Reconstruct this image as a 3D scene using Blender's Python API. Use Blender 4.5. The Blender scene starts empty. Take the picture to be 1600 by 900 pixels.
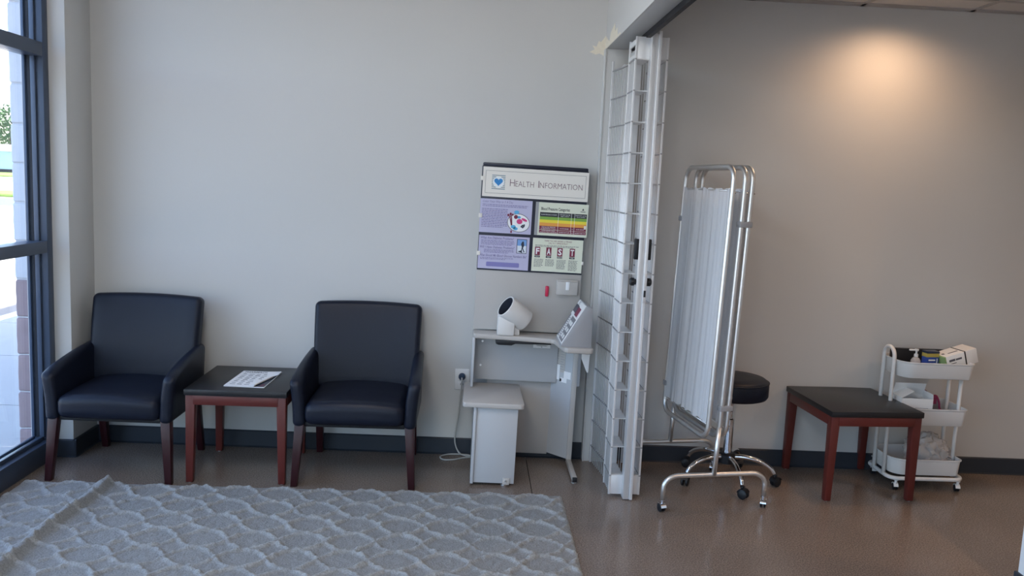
import bpy, bmesh, math, random
import numpy as np
from mathutils import Vector, Matrix, noise as mnoise

random.seed(7)
np.random.seed(7)
S = bpy.context.scene
C = S.collection
PI = math.pi
rad = math.radians

# ------------------------------------------------------------------ camera
YAW, PITCH, ROLL, FPX, CAMH = 0.04902, 0.12584, 0.04562, 1296.3, 1.55
f = Vector((math.sin(YAW) * math.cos(PITCH), math.cos(YAW) * math.cos(PITCH), -math.sin(PITCH)))
r = Vector((math.cos(YAW), -math.sin(YAW), 0))
d = f.cross(r)
r2 = math.cos(ROLL) * r - math.sin(ROLL) * d
d2 = math.sin(ROLL) * r + math.cos(ROLL) * d
cam_data = bpy.data.cameras.new('camera')
cam = bpy.data.objects.new('camera', cam_data)
C.objects.link(cam)
M = Matrix((( r2.x, -d2.x, -f.x, 0), (r2.y, -d2.y, -f.y, 0), (r2.z, -d2.z, -f.z, CAMH), (0, 0, 0, 1)))
cam.matrix_world = M
cam_data.sensor_width = 36
cam_data.lens = FPX / 1600 * 36
cam_data.clip_start = 0.05
cam_data.clip_end = 500
S.camera = cam

# ------------------------------------------------------------------ view, world, sun
S.view_settings.view_transform = 'Standard'
S.view_settings.look = 'None'
S.view_settings.gamma = 1
S.view_settings.exposure = 1.24
SUN_ELEV, SUN_AZ = rad(53), rad(8)           # azimuth measured from +x
SKY_STRENGTH, SKY_SAT, SUN_ENERGY = 0.47, 1.0, 8.0
w = bpy.data.worlds.new('sky')
S.world = w
w.use_nodes = True
nt = w.node_tree
nt.nodes.clear()
sky = nt.nodes.new('ShaderNodeTexSky')
sky.sky_type = 'NISHITA'
sky.sun_disc = False
sky.sun_elevation = SUN_ELEV
sky.sun_rotation = rad(90) - SUN_AZ
sky.dust_density = 2.5
sky.air_density = 1.0
hsv = nt.nodes.new('ShaderNodeHueSaturation')
hsv.inputs['Saturation'].default_value = SKY_SAT
bg = nt.nodes.new('ShaderNodeBackground')
bg.inputs['Strength'].default_value = SKY_STRENGTH
wo = nt.nodes.new('ShaderNodeOutputWorld')
nt.links.new(sky.outputs[0], hsv.inputs['Color'])
nt.links.new(hsv.outputs[0], bg.inputs['Color'])
nt.links.new(bg.outputs[0], wo.inputs['Surface'])

sd = bpy.data.lights.new('sun', 'SUN')
sd.energy = SUN_ENERGY
sd.angle = rad(0.6)
sd.color = (1.0, 0.95, 0.87)
so = bpy.data.objects.new('sun', sd)
C.objects.link(so)
sdir = Vector((math.cos(SUN_ELEV) * math.cos(SUN_AZ), math.cos(SUN_ELEV) * math.sin(SUN_AZ), math.sin(SUN_ELEV)))
so.rotation_euler = sdir.to_track_quat('Z', 'Y').to_euler()
so.location = (20, -5, 30)

# window portal: only guides the sampling of the sky through the storefront glass
pd = bpy.data.lights.new('window_portal', 'AREA')
pd.shape = 'RECTANGLE'
pd.size, pd.size_y = 6.2, 2.9
pd.cycles.is_portal = True
po = bpy.data.objects.new('window_portal', pd)
C.objects.link(po)
po.location = (-2.30, 1.3, 1.5)
po.rotation_euler = Vector((-1, 0, 0)).to_track_quat('Z', 'Y').to_euler()

pd2 = bpy.data.lights.new('window_portal', 'AREA')  # sky sampling portal for the added rear window
pd2.shape = 'RECTANGLE'
pd2.size, pd2.size_y = 2.4, 2.75
pd2.cycles.is_portal = True
po2 = bpy.data.objects.new('window_portal', pd2)
C.objects.link(po2)
po2.location = (-0.75, -2.26, 1.5)
po2.rotation_euler = Vector((0, -1, 0)).to_track_quat('Z', 'Y').to_euler()
FILL_PANEL_W = 6.0
DOWNLIGHT_W, DOWNLIGHT_COL = 18.0, (1.0, 0.63, 0.38)

# ------------------------------------------------------------------ materials
def new_mat(name):
    m = bpy.data.materials.new(name)
    m.use_nodes = True
    return m, m.node_tree, m.node_tree.nodes['Principled BSDF']


def mat(name, col, rough=0.5, metal=0.0, spec=0.5, noise=0.0, nscale=30.0, bump=0.0, bscale=200.0, trans=0.0, ior=1.45,
        coat=0.0, alpha=1.0, emit=None, estr=0.0, rnoise=0.0):
    m, t, b = new_mat(name)
    b.inputs['Base Color'].default_value = (*col, 1)
    b.inputs['Roughness'].default_value = rough
    b.inputs['Metallic'].default_value = metal
    b.inputs['Specular IOR Level'].default_value = spec
    b.inputs['IOR'].default_value = ior
    b.inputs['Coat Weight'].default_value = coat
    if trans:
        b.inputs['Transmission Weight'].default_value = trans
    if alpha < 1:
        b.inputs['Alpha'].default_value = alpha
    if emit:
        b.inputs['Emission Color'].default_value = (*emit, 1)
        b.inputs['Emission Strength'].default_value = estr
    tc = t.nodes.new('ShaderNodeTexCoord')
    if noise:
        n = t.nodes.new('ShaderNodeTexNoise')
        n.inputs['Scale'].default_value = nscale
        n.inputs['Detail'].default_value = 5
        rmp = t.nodes.new('ShaderNodeMapRange')
        rmp.inputs[3].default_value = 1 - noise
        rmp.inputs[4].default_value = 1 + noise
        mx = t.nodes.new('ShaderNodeMix')
        mx.data_type = 'RGBA'
        mx.blend_type = 'MULTIPLY'
        mx.inputs[0].default_value = 1
        mx.inputs[6].default_value = (*col, 1)
        t.links.new(tc.outputs['Object'], n.inputs['Vector'])
        t.links.new(n.outputs['Fac'], rmp.inputs[0])
        t.links.new(rmp.outputs[0], mx.inputs[7])
        t.links.new(mx.outputs[2], b.inputs['Base Color'])
        if rnoise:
            r3 = t.nodes.new('ShaderNodeMapRange')
            r3.inputs[3].default_value = rough - rnoise
            r3.inputs[4].default_value = rough + rnoise
            t.links.new(n.outputs['Fac'], r3.inputs[0])
            t.links.new(r3.outputs[0], b.inputs['Roughness'])
    if bump:
        n2 = t.nodes.new('ShaderNodeTexNoise')
        n2.inputs['Scale'].default_value = bscale
        n2.inputs['Detail'].default_value = 3
        bp = t.nodes.new('ShaderNodeBump')
        bp.inputs['Strength'].default_value = bump
        bp.inputs['Distance'].default_value = 0.002
        t.links.new(tc.outputs['Object'], n2.inputs['Vector'])
        t.links.new(n2.outputs['Fac'], bp.inputs['Height'])
        t.links.new(bp.outputs[0], b.inputs['Normal'])
    return m


MT = dict(
    wall=mat('wall_paint', (0.56, 0.56, 0.545), 0.6, spec=0.3, noise=0.025, nscale=1.5, bump=0.12, bscale=120),
    soffit=mat('soffit_paint', (0.5, 0.51, 0.5), 0.6, spec=0.3),
    patch=mat('bare_patch', (0.74, 0.69, 0.58), 0.9, spec=0.1, noise=0.08, nscale=60),
    base=mat('vinyl_base', (0.030, 0.037, 0.048), 0.45, spec=0.4),
    frame=mat('window_aluminium', (0.060, 0.085, 0.135), 0.36, metal=0.2, spec=0.5),  # lighter and bluer than the dark metal: window haze mixed into the colour
    frame_b=mat('window_gasket', (0.02, 0.025, 0.035), 0.6),
    leather=mat('black_leather', (0.0062, 0.0092, 0.0200), 0.40, spec=0.33, noise=0.15, nscale=12, bump=0.25, bscale=260, rnoise=0.05),  # blue of haze and sky reflection mixed into the black base
    mahogany=mat('dark_mahogany', (0.030, 0.0055, 0.008), 0.35, noise=0.25, nscale=18),
    cherry=mat('cherry_wood', (0.105, 0.019, 0.015), 0.38, noise=0.2, nscale=16),
    tabletop=mat('black_laminate', (0.014, 0.014, 0.016), 0.36, noise=0.2, nscale=40, bump=0.06, bscale=300),
    paper=mat('white_paper', (0.86, 0.87, 0.88), 0.6),
    ink=mat('grey_ink', (0.10, 0.10, 0.12), 0.7),
    inkl=mat('pale_ink', (0.33, 0.34, 0.36), 0.7),
    photo_dark=mat('dark_print', (0.02, 0.03, 0.06), 0.3),
    kiosk=mat('kiosk_laminate', (0.50, 0.48, 0.455), 0.42, noise=0.05, nscale=300),
    kiosk_white=mat('kiosk_white_panel', (0.50, 0.52, 0.54), 0.42),
    keypad=mat('keypad_grey', (0.20, 0.20, 0.215), 0.5),
    kiosk_edge=mat('kiosk_edge_band', (0.45, 0.42, 0.39), 0.4),
    navy=mat('navy_board', (0.018, 0.022, 0.040), 0.4),
    white_plastic=mat('white_plastic', (0.74, 0.74, 0.73), 0.38),
    grey_plastic=mat('grey_plastic', (0.33, 0.335, 0.35), 0.45),
    cuff_white=mat('cuff_plastic', (0.70, 0.69, 0.67), 0.4),
    cuff_in=mat('cuff_lining', (0.012, 0.017, 0.032), 0.8),
    cream=mat('cream_print', (0.80, 0.77, 0.71), 0.5),
    lilac=mat('lilac_print', (0.50, 0.49, 0.67), 0.35),
    sage=mat('pale_green_print', (0.72, 0.75, 0.62), 0.35),
    p_text=mat('purple_ink', (0.20, 0.18, 0.36), 0.6),
    p_bar=mat('violet_bar', (0.22, 0.21, 0.48), 0.5),
    maroon=mat('maroon_print', (0.20, 0.025, 0.06), 0.5),
    heart=mat('heart_blue', (0.02, 0.22, 0.55), 0.4),
    heart_halo=mat('halo_white', (0.80, 0.86, 0.88), 0.5),
    lines=mat('teal_lines', (0.05, 0.17, 0.25), 0.5),
    t_title=mat('sign_ink', (0.17, 0.10, 0.12), 0.5),
    t_head=mat('table_black', (0.03, 0.035, 0.04), 0.5),
    t_green=mat('table_green', (0.22, 0.42, 0.07), 0.5),
    t_yellow=mat('table_yellow', (0.85, 0.70, 0.06), 0.5),
    t_orange=mat('table_orange', (0.80, 0.36, 0.07), 0.5),
    pink=mat('pink_print', (0.62, 0.06, 0.22), 0.5),
    cyan=mat('cyan_print', (0.10, 0.42, 0.70), 0.5),
    sky_print=mat('sky_print', (0.18, 0.36, 0.70), 0.4),
    snow_print=mat('snow_print', (0.72, 0.78, 0.85), 0.4),
    red=mat('red_plastic', (0.55, 0.02, 0.07), 0.35),
    steel=mat('satin_steel', (0.74, 0.74, 0.73), 0.36, metal=0.9),
    chrome=mat('chrome', (0.78, 0.78, 0.79), 0.09, metal=1.0),
    alu=mat('gate_aluminium', (0.80, 0.81, 0.82), 0.36, metal=0.3),
    gate_post=mat('gate_post_aluminium', (0.70, 0.70, 0.70), 0.42, metal=0.5),
    gate_rail=mat('gate_rail_steel', (0.38, 0.38, 0.39), 0.45, metal=0.6),
    black=mat('black_plastic', (0.010, 0.011, 0.014), 0.45),
    rubber=mat('black_rubber', (0.012, 0.012, 0.014), 0.7),
    plug=mat('navy_plug', (0.020, 0.045, 0.09), 0.4),
    cord=mat('grey_cord', (0.42, 0.42, 0.40), 0.5),
    cart=mat('cart_enamel', (0.74, 0.73, 0.71), 0.36),
    carton=mat('white_carton', (0.80, 0.79, 0.77), 0.6),
    carton_in=mat('carton_inside', (0.62, 0.57, 0.50), 0.8),
    green=mat('green_carton', (0.28, 0.42, 0.18), 0.5),
    palegreen=mat('mint_carton', (0.55, 0.66, 0.55), 0.5),
    blue=mat('blue_carton', (0.02, 0.06, 0.30), 0.4),
    gold=mat('gold_carton', (0.42, 0.34, 0.08), 0.4),
    magenta=mat('magenta_plastic', (0.24, 0.025, 0.08), 0.4),
    tray_grey=mat('smoke_plastic', (0.22, 0.20, 0.21), 0.35, trans=0.25),
    tile=mat('ceiling_tile', (0.62, 0.60, 0.57), 0.9, spec=0.1, noise=0.06, nscale=200, bump=0.4, bscale=150),
    tbar=mat('ceiling_grid', (0.40, 0.38, 0.36), 0.5),
    ceil=mat('ceiling_paint', (0.70, 0.70, 0.68), 0.9, spec=0.1),
    darkgap=mat('dark_track', (0.02, 0.02, 0.025), 0.6, metal=0.4),
    block_w=mat('white_block', (0.56, 0.58, 0.62), 0.85, spec=0.15, noise=0.06, nscale=12, bump=0.8, bscale=60),
    block_m=mat('mauve_block', (0.30, 0.23, 0.24), 0.85, spec=0.15, noise=0.12, nscale=14, bump=0.8, bscale=60),
    mortar_w=mat('white_mortar', (0.58, 0.59, 0.62), 0.9, spec=0.1),
    walk=mat('sidewalk_concrete', (0.36, 0.36, 0.355), 0.85, noise=0.06, nscale=3),
    asphalt=mat('parking_asphalt', (0.24, 0.22, 0.20), 0.9, noise=0.15, nscale=2),
    lot=mat('parking_concrete', (0.40, 0.36, 0.32), 0.9, noise=0.12, nscale=0.6),
    white_line=mat('white_line_paint', (0.75, 0.75, 0.75), 0.8),
    grass=mat('grass', (0.12, 0.19, 0.035), 0.9, noise=0.4, nscale=1.2),
    leaf=mat('tree_leaves', (0.05, 0.10, 0.04), 0.8, noise=0.4, nscale=4),
    bark=mat('bark', (0.08, 0.06, 0.045), 0.9),
    far_blue=mat('pale_blue_siding', (0.33, 0.47, 0.55), 0.6),
    far_white=mat('white_roof', (0.75, 0.75, 0.75), 0.6),
    fill_diffuser=mat('fill_panel_glow', (0.9, 0.9, 0.9), 0.6, emit=(1.0, 0.92, 0.82), estr=2.0),  # glow of the added ceiling fill panels
    lens=mat('downlight_lens', (1, 1, 1), 0.5, emit=(1.0, 0.75, 0.5), estr=4.0),
)


def glass_mat(name, tint=(0.96, 0.98, 1.0), refl=0.06):
    m = bpy.data.materials.new(name)
    m.use_nodes = True
    t = m.node_tree
    t.nodes.clear()
    o = t.nodes.new('ShaderNodeOutputMaterial')
    tr = t.nodes.new('ShaderNodeBsdfTransparent')
    tr.inputs[0].default_value = (*tint, 1)
    gl = t.nodes.new('ShaderNodeBsdfGlossy')
    gl.inputs['Roughness'].default_value = 0.02
    lw = t.nodes.new('ShaderNodeLayerWeight')
    lw.inputs[0].default_value = 0.5
    pw = t.nodes.new('ShaderNodeMath'); pw.operation = 'POWER'; pw.inputs[1].default_value = 4.0
    fr = t.nodes.new('ShaderNodeMapRange'); fr.inputs[3].default_value = 0.03; fr.inputs[4].default_value = 0.7
    t.links.new(lw.outputs['Facing'], pw.inputs[0])
    t.links.new(pw.outputs[0], fr.inputs[0])
    mx = t.nodes.new('ShaderNodeMixShader')
    t.links.new(fr.outputs[0], mx.inputs[0])
    t.links.new(tr.outputs[0], mx.inputs[1])
    t.links.new(gl.outputs[0], mx.inputs[2])
    t.links.new(mx.outputs[0], o.inputs[0])
    return m


MT['glass'] = glass_mat('window_glass')


def film_mat(name, tint, alpha, rough):
    m, t, b = new_mat(name)
    b.inputs['Base Color'].default_value = (*tint, 1)
    b.inputs['Roughness'].default_value = rough
    b.inputs['Alpha'].default_value = alpha
    b.inputs['Specular IOR Level'].default_value = 0.8
    return m


MT['film'] = film_mat('clear_plastic_film', (0.66, 0.62, 0.59), 0.62, 0.15)
MT['clear'] = film_mat('clear_bottle', (0.85, 0.82, 0.80), 0.45, 0.1)


def floor_mat():
    m, t, b = new_mat('polished_concrete')
    tc = t.nodes.new('ShaderNodeTexCoord')
    n1 = t.nodes.new('ShaderNodeTexNoise'); n1.inputs['Scale'].default_value = 1.3; n1.inputs['Detail'].default_value = 6
    n2 = t.nodes.new('ShaderNodeTexNoise'); n2.inputs['Scale'].default_value = 160; n2.inputs['Detail'].default_value = 4
    vo = t.nodes.new('ShaderNodeTexVoronoi'); vo.inputs['Scale'].default_value = 70
    cr = t.nodes.new('ShaderNodeValToRGB')
    cr.color_ramp.elements[0].color = (0.160, 0.127, 0.104, 1); cr.color_ramp.elements[0].position = 0.3
    cr.color_ramp.elements[1].color = (0.220, 0.178, 0.148, 1); cr.color_ramp.elements[1].position = 0.7
    sp = t.nodes.new('ShaderNodeValToRGB')
    sp.color_ramp.elements[0].color = (0.62, 0.62, 0.62, 1); sp.color_ramp.elements[0].position = 0.35
    sp.color_ramp.elements[1].color = (1.38, 1.38, 1.38, 1); sp.color_ramp.elements[1].position = 0.65
    vr = t.nodes.new('ShaderNodeValToRGB')
    vr.color_ramp.elements[0].color = (1.9, 1.8, 1.7, 1); vr.color_ramp.elements[0].position = 0.05
    vr.color_ramp.elements[1].color = (1, 1, 1, 1); vr.color_ramp.elements[1].position = 0.2
    m1 = t.nodes.new('ShaderNodeMix'); m1.data_type = 'RGBA'; m1.blend_type = 'MULTIPLY'; m1.inputs[0].default_value = 1
    m2 = t.nodes.new('ShaderNodeMix'); m2.data_type = 'RGBA'; m2.blend_type = 'MULTIPLY'; m2.inputs[0].default_value = 0.6
    L = t.links.new
    for n in (n1, n2, vo):
        L(tc.outputs['Object'], n.inputs['Vector'])
    L(n1.outputs['Fac'], cr.inputs[0]); L(n2.outputs['Fac'], sp.inputs[0]); L(vo.outputs['Distance'], vr.inputs[0])
    L(cr.outputs[0], m1.inputs[6]); L(sp.outputs[0], m1.inputs[7])
    L(m1.outputs[2], m2.inputs[6]); L(vr.outputs[0], m2.inputs[7])
    L(m2.outputs[2], b.inputs['Base Color'])
    rm = t.nodes.new('ShaderNodeMapRange'); rm.inputs[3].default_value = 0.13; rm.inputs[4].default_value = 0.26
    L(n1.outputs['Fac'], rm.inputs[0]); L(rm.outputs[0], b.inputs['Roughness'])
    b.inputs['Specular IOR Level'].default_value = 0.5
    bp = t.nodes.new('ShaderNodeBump'); bp.inputs['Strength'].default_value = 0.05; bp.inputs['Distance'].default_value = 0.001
    L(n2.outputs['Fac'], bp.inputs['Height']); L(bp.outputs[0], b.inputs['Normal'])
    return m


MT['floor'] = floor_mat()


def rug_mat():
    m, t, b = new_mat('rug_pile')
    tc = t.nodes.new('ShaderNodeTexCoord')
    at = t.nodes.new('ShaderNodeAttribute'); at.attribute_name = 'pile'
    cr = t.nodes.new('ShaderNodeMix'); cr.data_type = 'RGBA'
    cr.inputs[6].default_value = (0.232, 0.240, 0.238, 1)
    cr.inputs[7].default_value = (0.315, 0.325, 0.322, 1)
    n = t.nodes.new('ShaderNodeTexNoise'); n.inputs['Scale'].default_value = 130; n.inputs['Detail'].default_value = 4
    rm = t.nodes.new('ShaderNodeMapRange'); rm.inputs[3].default_value = 0.5; rm.inputs[4].default_value = 1.5
    mx = t.nodes.new('ShaderNodeMix'); mx.data_type = 'RGBA'; mx.blend_type = 'MULTIPLY'; mx.inputs[0].default_value = 1
    bp = t.nodes.new('ShaderNodeBump'); bp.inputs['Strength'].default_value = 0.9; bp.inputs['Distance'].default_value = 0.005
    L = t.links.new
    L(tc.outputs['Object'], n.inputs['Vector']); L(at.outputs['Fac'], cr.inputs[0])
    L(n.outputs['Fac'], rm.inputs[0]); L(cr.outputs[2], mx.inputs[6]); L(rm.outputs[0], mx.inputs[7])
    L(mx.outputs[2], b.inputs['Base Color']); L(n.outputs['Fac'], bp.inputs['Height']); L(bp.outputs[0], b.inputs['Normal'])
    b.inputs['Roughness'].default_value = 0.95
    b.inputs['Specular IOR Level'].default_value = 0.1
    b.inputs['Sheen Weight'].default_value = 0.15
    return m


MT['rug'] = rug_mat()


def fabric_mat():
    m = bpy.data.materials.new('curtain_fabric')
    m.use_nodes = True
    t = m.node_tree
    t.nodes.clear()
    o = t.nodes.new('ShaderNodeOutputMaterial')
    di = t.nodes.new('ShaderNodeBsdfDiffuse'); di.inputs[0].default_value = (0.66, 0.67, 0.69, 1)
    tl = t.nodes.new('ShaderNodeBsdfTranslucent'); tl.inputs[0].default_value = (0.74, 0.75, 0.77, 1)
    mx = t.nodes.new('ShaderNodeMixShader'); mx.inputs[0].default_value = 0.25
    tc = t.nodes.new('ShaderNodeTexCoord')
    n = t.nodes.new('ShaderNodeTexNoise'); n.inputs['Scale'].default_value = 400
    bp = t.nodes.new('ShaderNodeBump'); bp.inputs['Strength'].default_value = 0.1
    t.links.new(tc.outputs['Object'], n.inputs['Vector']); t.links.new(n.outputs['Fac'], bp.inputs['Height'])
    t.links.new(bp.outputs[0], di.inputs['Normal'])
    t.links.new(di.outputs[0], mx.inputs[1]); t.links.new(tl.outputs[0], mx.inputs[2]); t.links.new(mx.outputs[0], o.inputs[0])
    return m


MT['curtain'] = fabric_mat()

# ------------------------------------------------------------------ mesh helpers
def BM():
    return bmesh.new()


def xf(bm, verts, mtx):
    bmesh.ops.transform(bm, matrix=mtx, verts=verts)


def box(bm, x0, x1, y0, y1, z0, z1, bevel=0.0, seg=2, mtx=None):
    g = bmesh.ops.create_cube(bm, size=1)
    vs = g['verts']
    for v in vs:
        v.co = Vector((x0 + (v.co.x + 0.5) * (x1 - x0), y0 + (v.co.y + 0.5) * (y1 - y0), z0 + (v.co.z + 0.5) * (z1 - z0)))
    if bevel:
        es = list({e for v in vs for e in v.link_edges})
        g2 = bmesh.ops.bevel(bm, geom=es, offset=bevel, segments=seg, profile=0.5, affect='EDGES', clamp_overlap=True)
        vs = list(set(g2['verts']) | {v for v in vs if v.is_valid})
    if mtx is not None:
        xf(bm, [v for v in vs if v.is_valid], mtx)
    return vs


def prism(bm, pts, lo, hi, axis='z', bevel=0.0, seg=2, mtx=None):
    """polygon pts extruded along an axis: z -> pts are (x,y); y -> pts are (x,z); x -> pts are (y,z)"""
    def P(a, b, c):
        return {'z': (a, b, c), 'y': (a, c, b), 'x': (c, a, b)}[axis]
    v0 = [bm.verts.new(P(a, b, lo)) for a, b in pts]
    v1 = [bm.verts.new(P(a, b, hi)) for a, b in pts]
    n = len(pts)
    fs = [bm.faces.new(v0[::-1]), bm.faces.new(v1)]
    for i in range(n):
        fs.append(bm.faces.new((v0[i], v0[(i + 1) % n], v1[(i + 1) % n], v1[i])))
    vs = v0 + v1
    bmesh.ops.recalc_face_normals(bm, faces=fs)
    if bevel:
        es = list({e for v in vs for e in v.link_edges})
        g2 = bmesh.ops.bevel(bm, geom=es, offset=bevel, segments=seg, profile=0.5, affect='EDGES', clamp_overlap=True)
        vs = list(set(g2['verts']) | {v for v in vs if v.is_valid})
    if mtx is not None:
        xf(bm, [v for v in vs if v.is_valid], mtx)
    return vs


def taper(bm, cx0, cy0, z0, s0, cx1, cy1, z1, s1, bevel=0.003):
    """square post from (cx0,cy0,z0) half s0 to (cx1,cy1,z1) half s1"""
    vs = []
    for cx, cy, z, s in ((cx0, cy0, z0, s0), (cx1, cy1, z1, s1)):
        vs.append([bm.verts.new((cx + a * s, cy + b * s, z)) for a, b in ((-1, -1), (1, -1), (1, 1), (-1, 1))])
    fs = [bm.faces.new(vs[0]), bm.faces.new(vs[1])]
    for i in range(4):
        fs.append(bm.faces.new((vs[0][i], vs[0][(i + 1) % 4], vs[1][(i + 1) % 4], vs[1][i])))
    bmesh.ops.recalc_face_normals(bm, faces=fs)
    if bevel:
        es = list({e for q in vs for v in q for e in v.link_edges})
        bmesh.ops.bevel(bm, geom=es, offset=bevel, segments=2, profile=0.5, affect='EDGES')


def tube(bm, path, rad_, n=12, closed=False, cap=True):
    P = [Vector(p) for p in path]
    m = len(P)
    rs = rad_ if isinstance(rad_, (list, tuple)) else [rad_] * m
    tang = []
    for i in range(m):
        if closed:
            t_ = P[(i + 1) % m] - P[i - 1]
        else:
            t_ = P[min(i + 1, m - 1)] - P[max(i - 1, 0)]
        tang.append(t_.normalized())
    up = Vector((0, 0, 1))
    if abs(tang[0].dot(up)) > 0.9:
        up = Vector((0, 1, 0))
    nrm = (up - tang[0] * up.dot(tang[0])).normalized()
    rings = []
    for i in range(m):
        nrm = (nrm - tang[i] * nrm.dot(tang[i])).normalized()
        bi = tang[i].cross(nrm)
        rings.append([bm.verts.new(P[i] + (nrm * math.cos(2 * PI * k / n) + bi * math.sin(2 * PI * k / n)) * rs[i]) for k in range(n)])
    fs = []
    for i in range(m if closed else m - 1):
        a, b = rings[i], rings[(i + 1) % m]
        for k in range(n):
            fs.append(bm.faces.new((a[k], a[(k + 1) % n], b[(k + 1) % n], b[k])))
    if cap and not closed:
        fs.append(bm.faces.new(rings[0][::-1]))
        fs.append(bm.faces.new(rings[-1]))
    bmesh.ops.recalc_face_normals(bm, faces=fs)
    return rings


def arc(p0, corner, p1, n=6):
    """quadratic-like rounded corner from p0 to p1 round corner"""
    a, c, b = Vector(p0), Vector(corner), Vector(p1)
    out = []
    for i in range(n + 1):
        t = i / n * PI / 2
        out.append(a + (c - a) * math.sin(t) + (b - c) * (1 - math.cos(t)))
    return out


def rounded_path(pts, rr, closed=False, n=6):
    P = [Vector(p) for p in pts]
    m = len(P)
    out = []
    for i in range(m):
        if not closed and i in (0, m - 1):
            out.append(P[i])
            continue
        a, c, b = P[i - 1], P[i], P[(i + 1) % m]
        ra = min(rr, (a - c).length * 0.49)
        rb = min(rr, (b - c).length * 0.49)
        out += arc(c + (a - c).normalized() * ra, c, c + (b - c).normalized() * rb, n)
    return out


def lathe(bm, prof, n=32, mtx=None, cap=True):
    """prof: list of (radius, z)"""
    rings = []
    for rr, z in prof:
        if rr < 1e-6:
            rings.append([bm.verts.new((0, 0, z))])
        else:
            rings.append([bm.verts.new((rr * math.cos(2 * PI * k / n), rr * math.sin(2 * PI * k / n), z)) for k in range(n)])
    fs = []
    for a, b in zip(rings, rings[1:]):
        for k in range(n):
            if len(a) == 1 and len(b) == 1:
                continue
            if len(a) == 1:
                fs.append(bm.faces.new((a[0], b[k], b[(k + 1) % n])))
            elif len(b) == 1:
                fs.append(bm.faces.new((a[k], a[(k + 1) % n], b[0])))
            else:
                fs.append(bm.faces.new((a[k], a[(k + 1) % n], b[(k + 1) % n], b[k])))
    if cap:
        for q in (rings[0], rings[-1]):
            if len(q) > 2:
                fs.append(bm.faces.new(q))
    bmesh.ops.recalc_face_normals(bm, faces=fs)
    vs = [v for q in rings for v in q]
    if mtx is not None:
        xf(bm, vs, mtx)
    return vs


def gridbox(bm, hx, hy, hz, rr, nx=8, ny=8, nz=6, fn=None):
    """rounded box with a grid on every side, centre at the origin; fn(Vector)->Vector deforms it"""
    def ticks(h, n):
        q = [-h, -h + rr * 0.3, -h + rr * 0.65]
        q += list(np.linspace(-h + rr, h - rr, n + 1))
        q += [h - rr * 0.65, h - rr * 0.3, h]
        return q
    T = [ticks(hx, nx), ticks(hy, ny), ticks(hz, nz)]
    H = (hx, hy, hz)
    cache = {}

    def V(p):
        k = tuple(round(c, 6) for c in p)
        if k not in cache:
            inner = Vector([max(-(H[i] - rr), min(H[i] - rr, p[i])) for i in range(3)])
            dv = Vector(p) - inner
            q = inner + (dv.normalized() * rr if dv.length > 1e-9 else dv)
            cache[k] = bm.verts.new(fn(q) if fn else q)
        return cache[k]
    fs = []
    for ax in range(3):
        u, v_ = [i for i in range(3) if i != ax]
        for s in (-1, 1):
            for i in range(len(T[u]) - 1):
                for j in range(len(T[v_]) - 1):
                    q = []
                    for a, b in ((i, j), (i + 1, j), (i + 1, j + 1), (i, j + 1)):
                        p = [0, 0, 0]
                        p[ax] = s * H[ax]; p[u] = T[u][a]; p[v_] = T[v_][b]
                        q.append(V(p))
                    try:
                        fs.append(bm.faces.new(q))
                    except ValueError:
                        pass
    bmesh.ops.recalc_face_normals(bm, faces=fs)


STUFF = {'lettering', 'white_lettering', 'maroon_print', 'name_tabs', 'print', 'inner_print', 'label_print', 'logo_lines', 'blue_dabs', 'pink_dabs', 'berries',
         'brushes', 'border_line', 'cross_slats', 'title', 'photo_walker', 'grid_bar', 'black_mark'}
ORG = {}      # world origin that a root's children are built around


def obj(name, bm, m, parent=None, smooth=None):
    """link a bmesh as ONE mesh object; coordinates are world ones, moved to the root's origin when parented"""
    if parent is not None:
        top = parent
        while top.parent is not None:
            top = top.parent
        if top.name in ORG:
            bmesh.ops.translate(bm, vec=-Vector(ORG[top.name]), verts=bm.verts[:])
    me = bpy.data.meshes.new(name)
    bm.to_mesh(me)
    bm.free()
    me.materials.append(MT[m] if isinstance(m, str) else m)
    if smooth is not None:
        for p in me.polygons:
            p.use_smooth = True
        if smooth:
            me.set_sharp_from_angle(angle=rad(smooth))
    o = bpy.data.objects.new(name, me)
    C.objects.link(o)
    o.parent = parent
    if name in STUFF:
        o['kind'] = 'stuff'
    return o


def thing(name, label, cat, org=(0, 0, 0), rot=(0, 0, 0), group=None, kind=None, local=False):
    o = bpy.data.objects.new(name, None)
    C.objects.link(o)
    o.empty_display_size = 0.05
    o.location = org
    o.rotation_euler = rot
    if label:
        o['label'] = label
        o['category'] = cat
    if group:
        o['group'] = group
    if kind:
        o['kind'] = kind
    ORG[o.name] = (0, 0, 0) if local else org
    return o


def tag(o, label, cat, group=None):
    o['label'] = label
    o['category'] = cat
    if group:
        o['group'] = group
    return o


def struct(name, bm, m, smooth=None):
    o = obj(name, bm, m, None, smooth)
    o['kind'] = 'structure'
    return o


def bx(name, m, parent, x0, x1, y0, y1, z0, z1, bevel=0.0, mtx=None, seg=2):
    bm = BM()
    box(bm, x0, x1, y0, y1, z0, z1, bevel, seg, mtx)
    return obj(name, bm, m, parent, 40 if bevel else None)


def copy_tree(o, parent=None):
    c = o.copy()
    C.objects.link(c)
    c.parent = parent
    for ch in list(o.children):
        copy_tree(ch, c)
    return c


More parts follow.
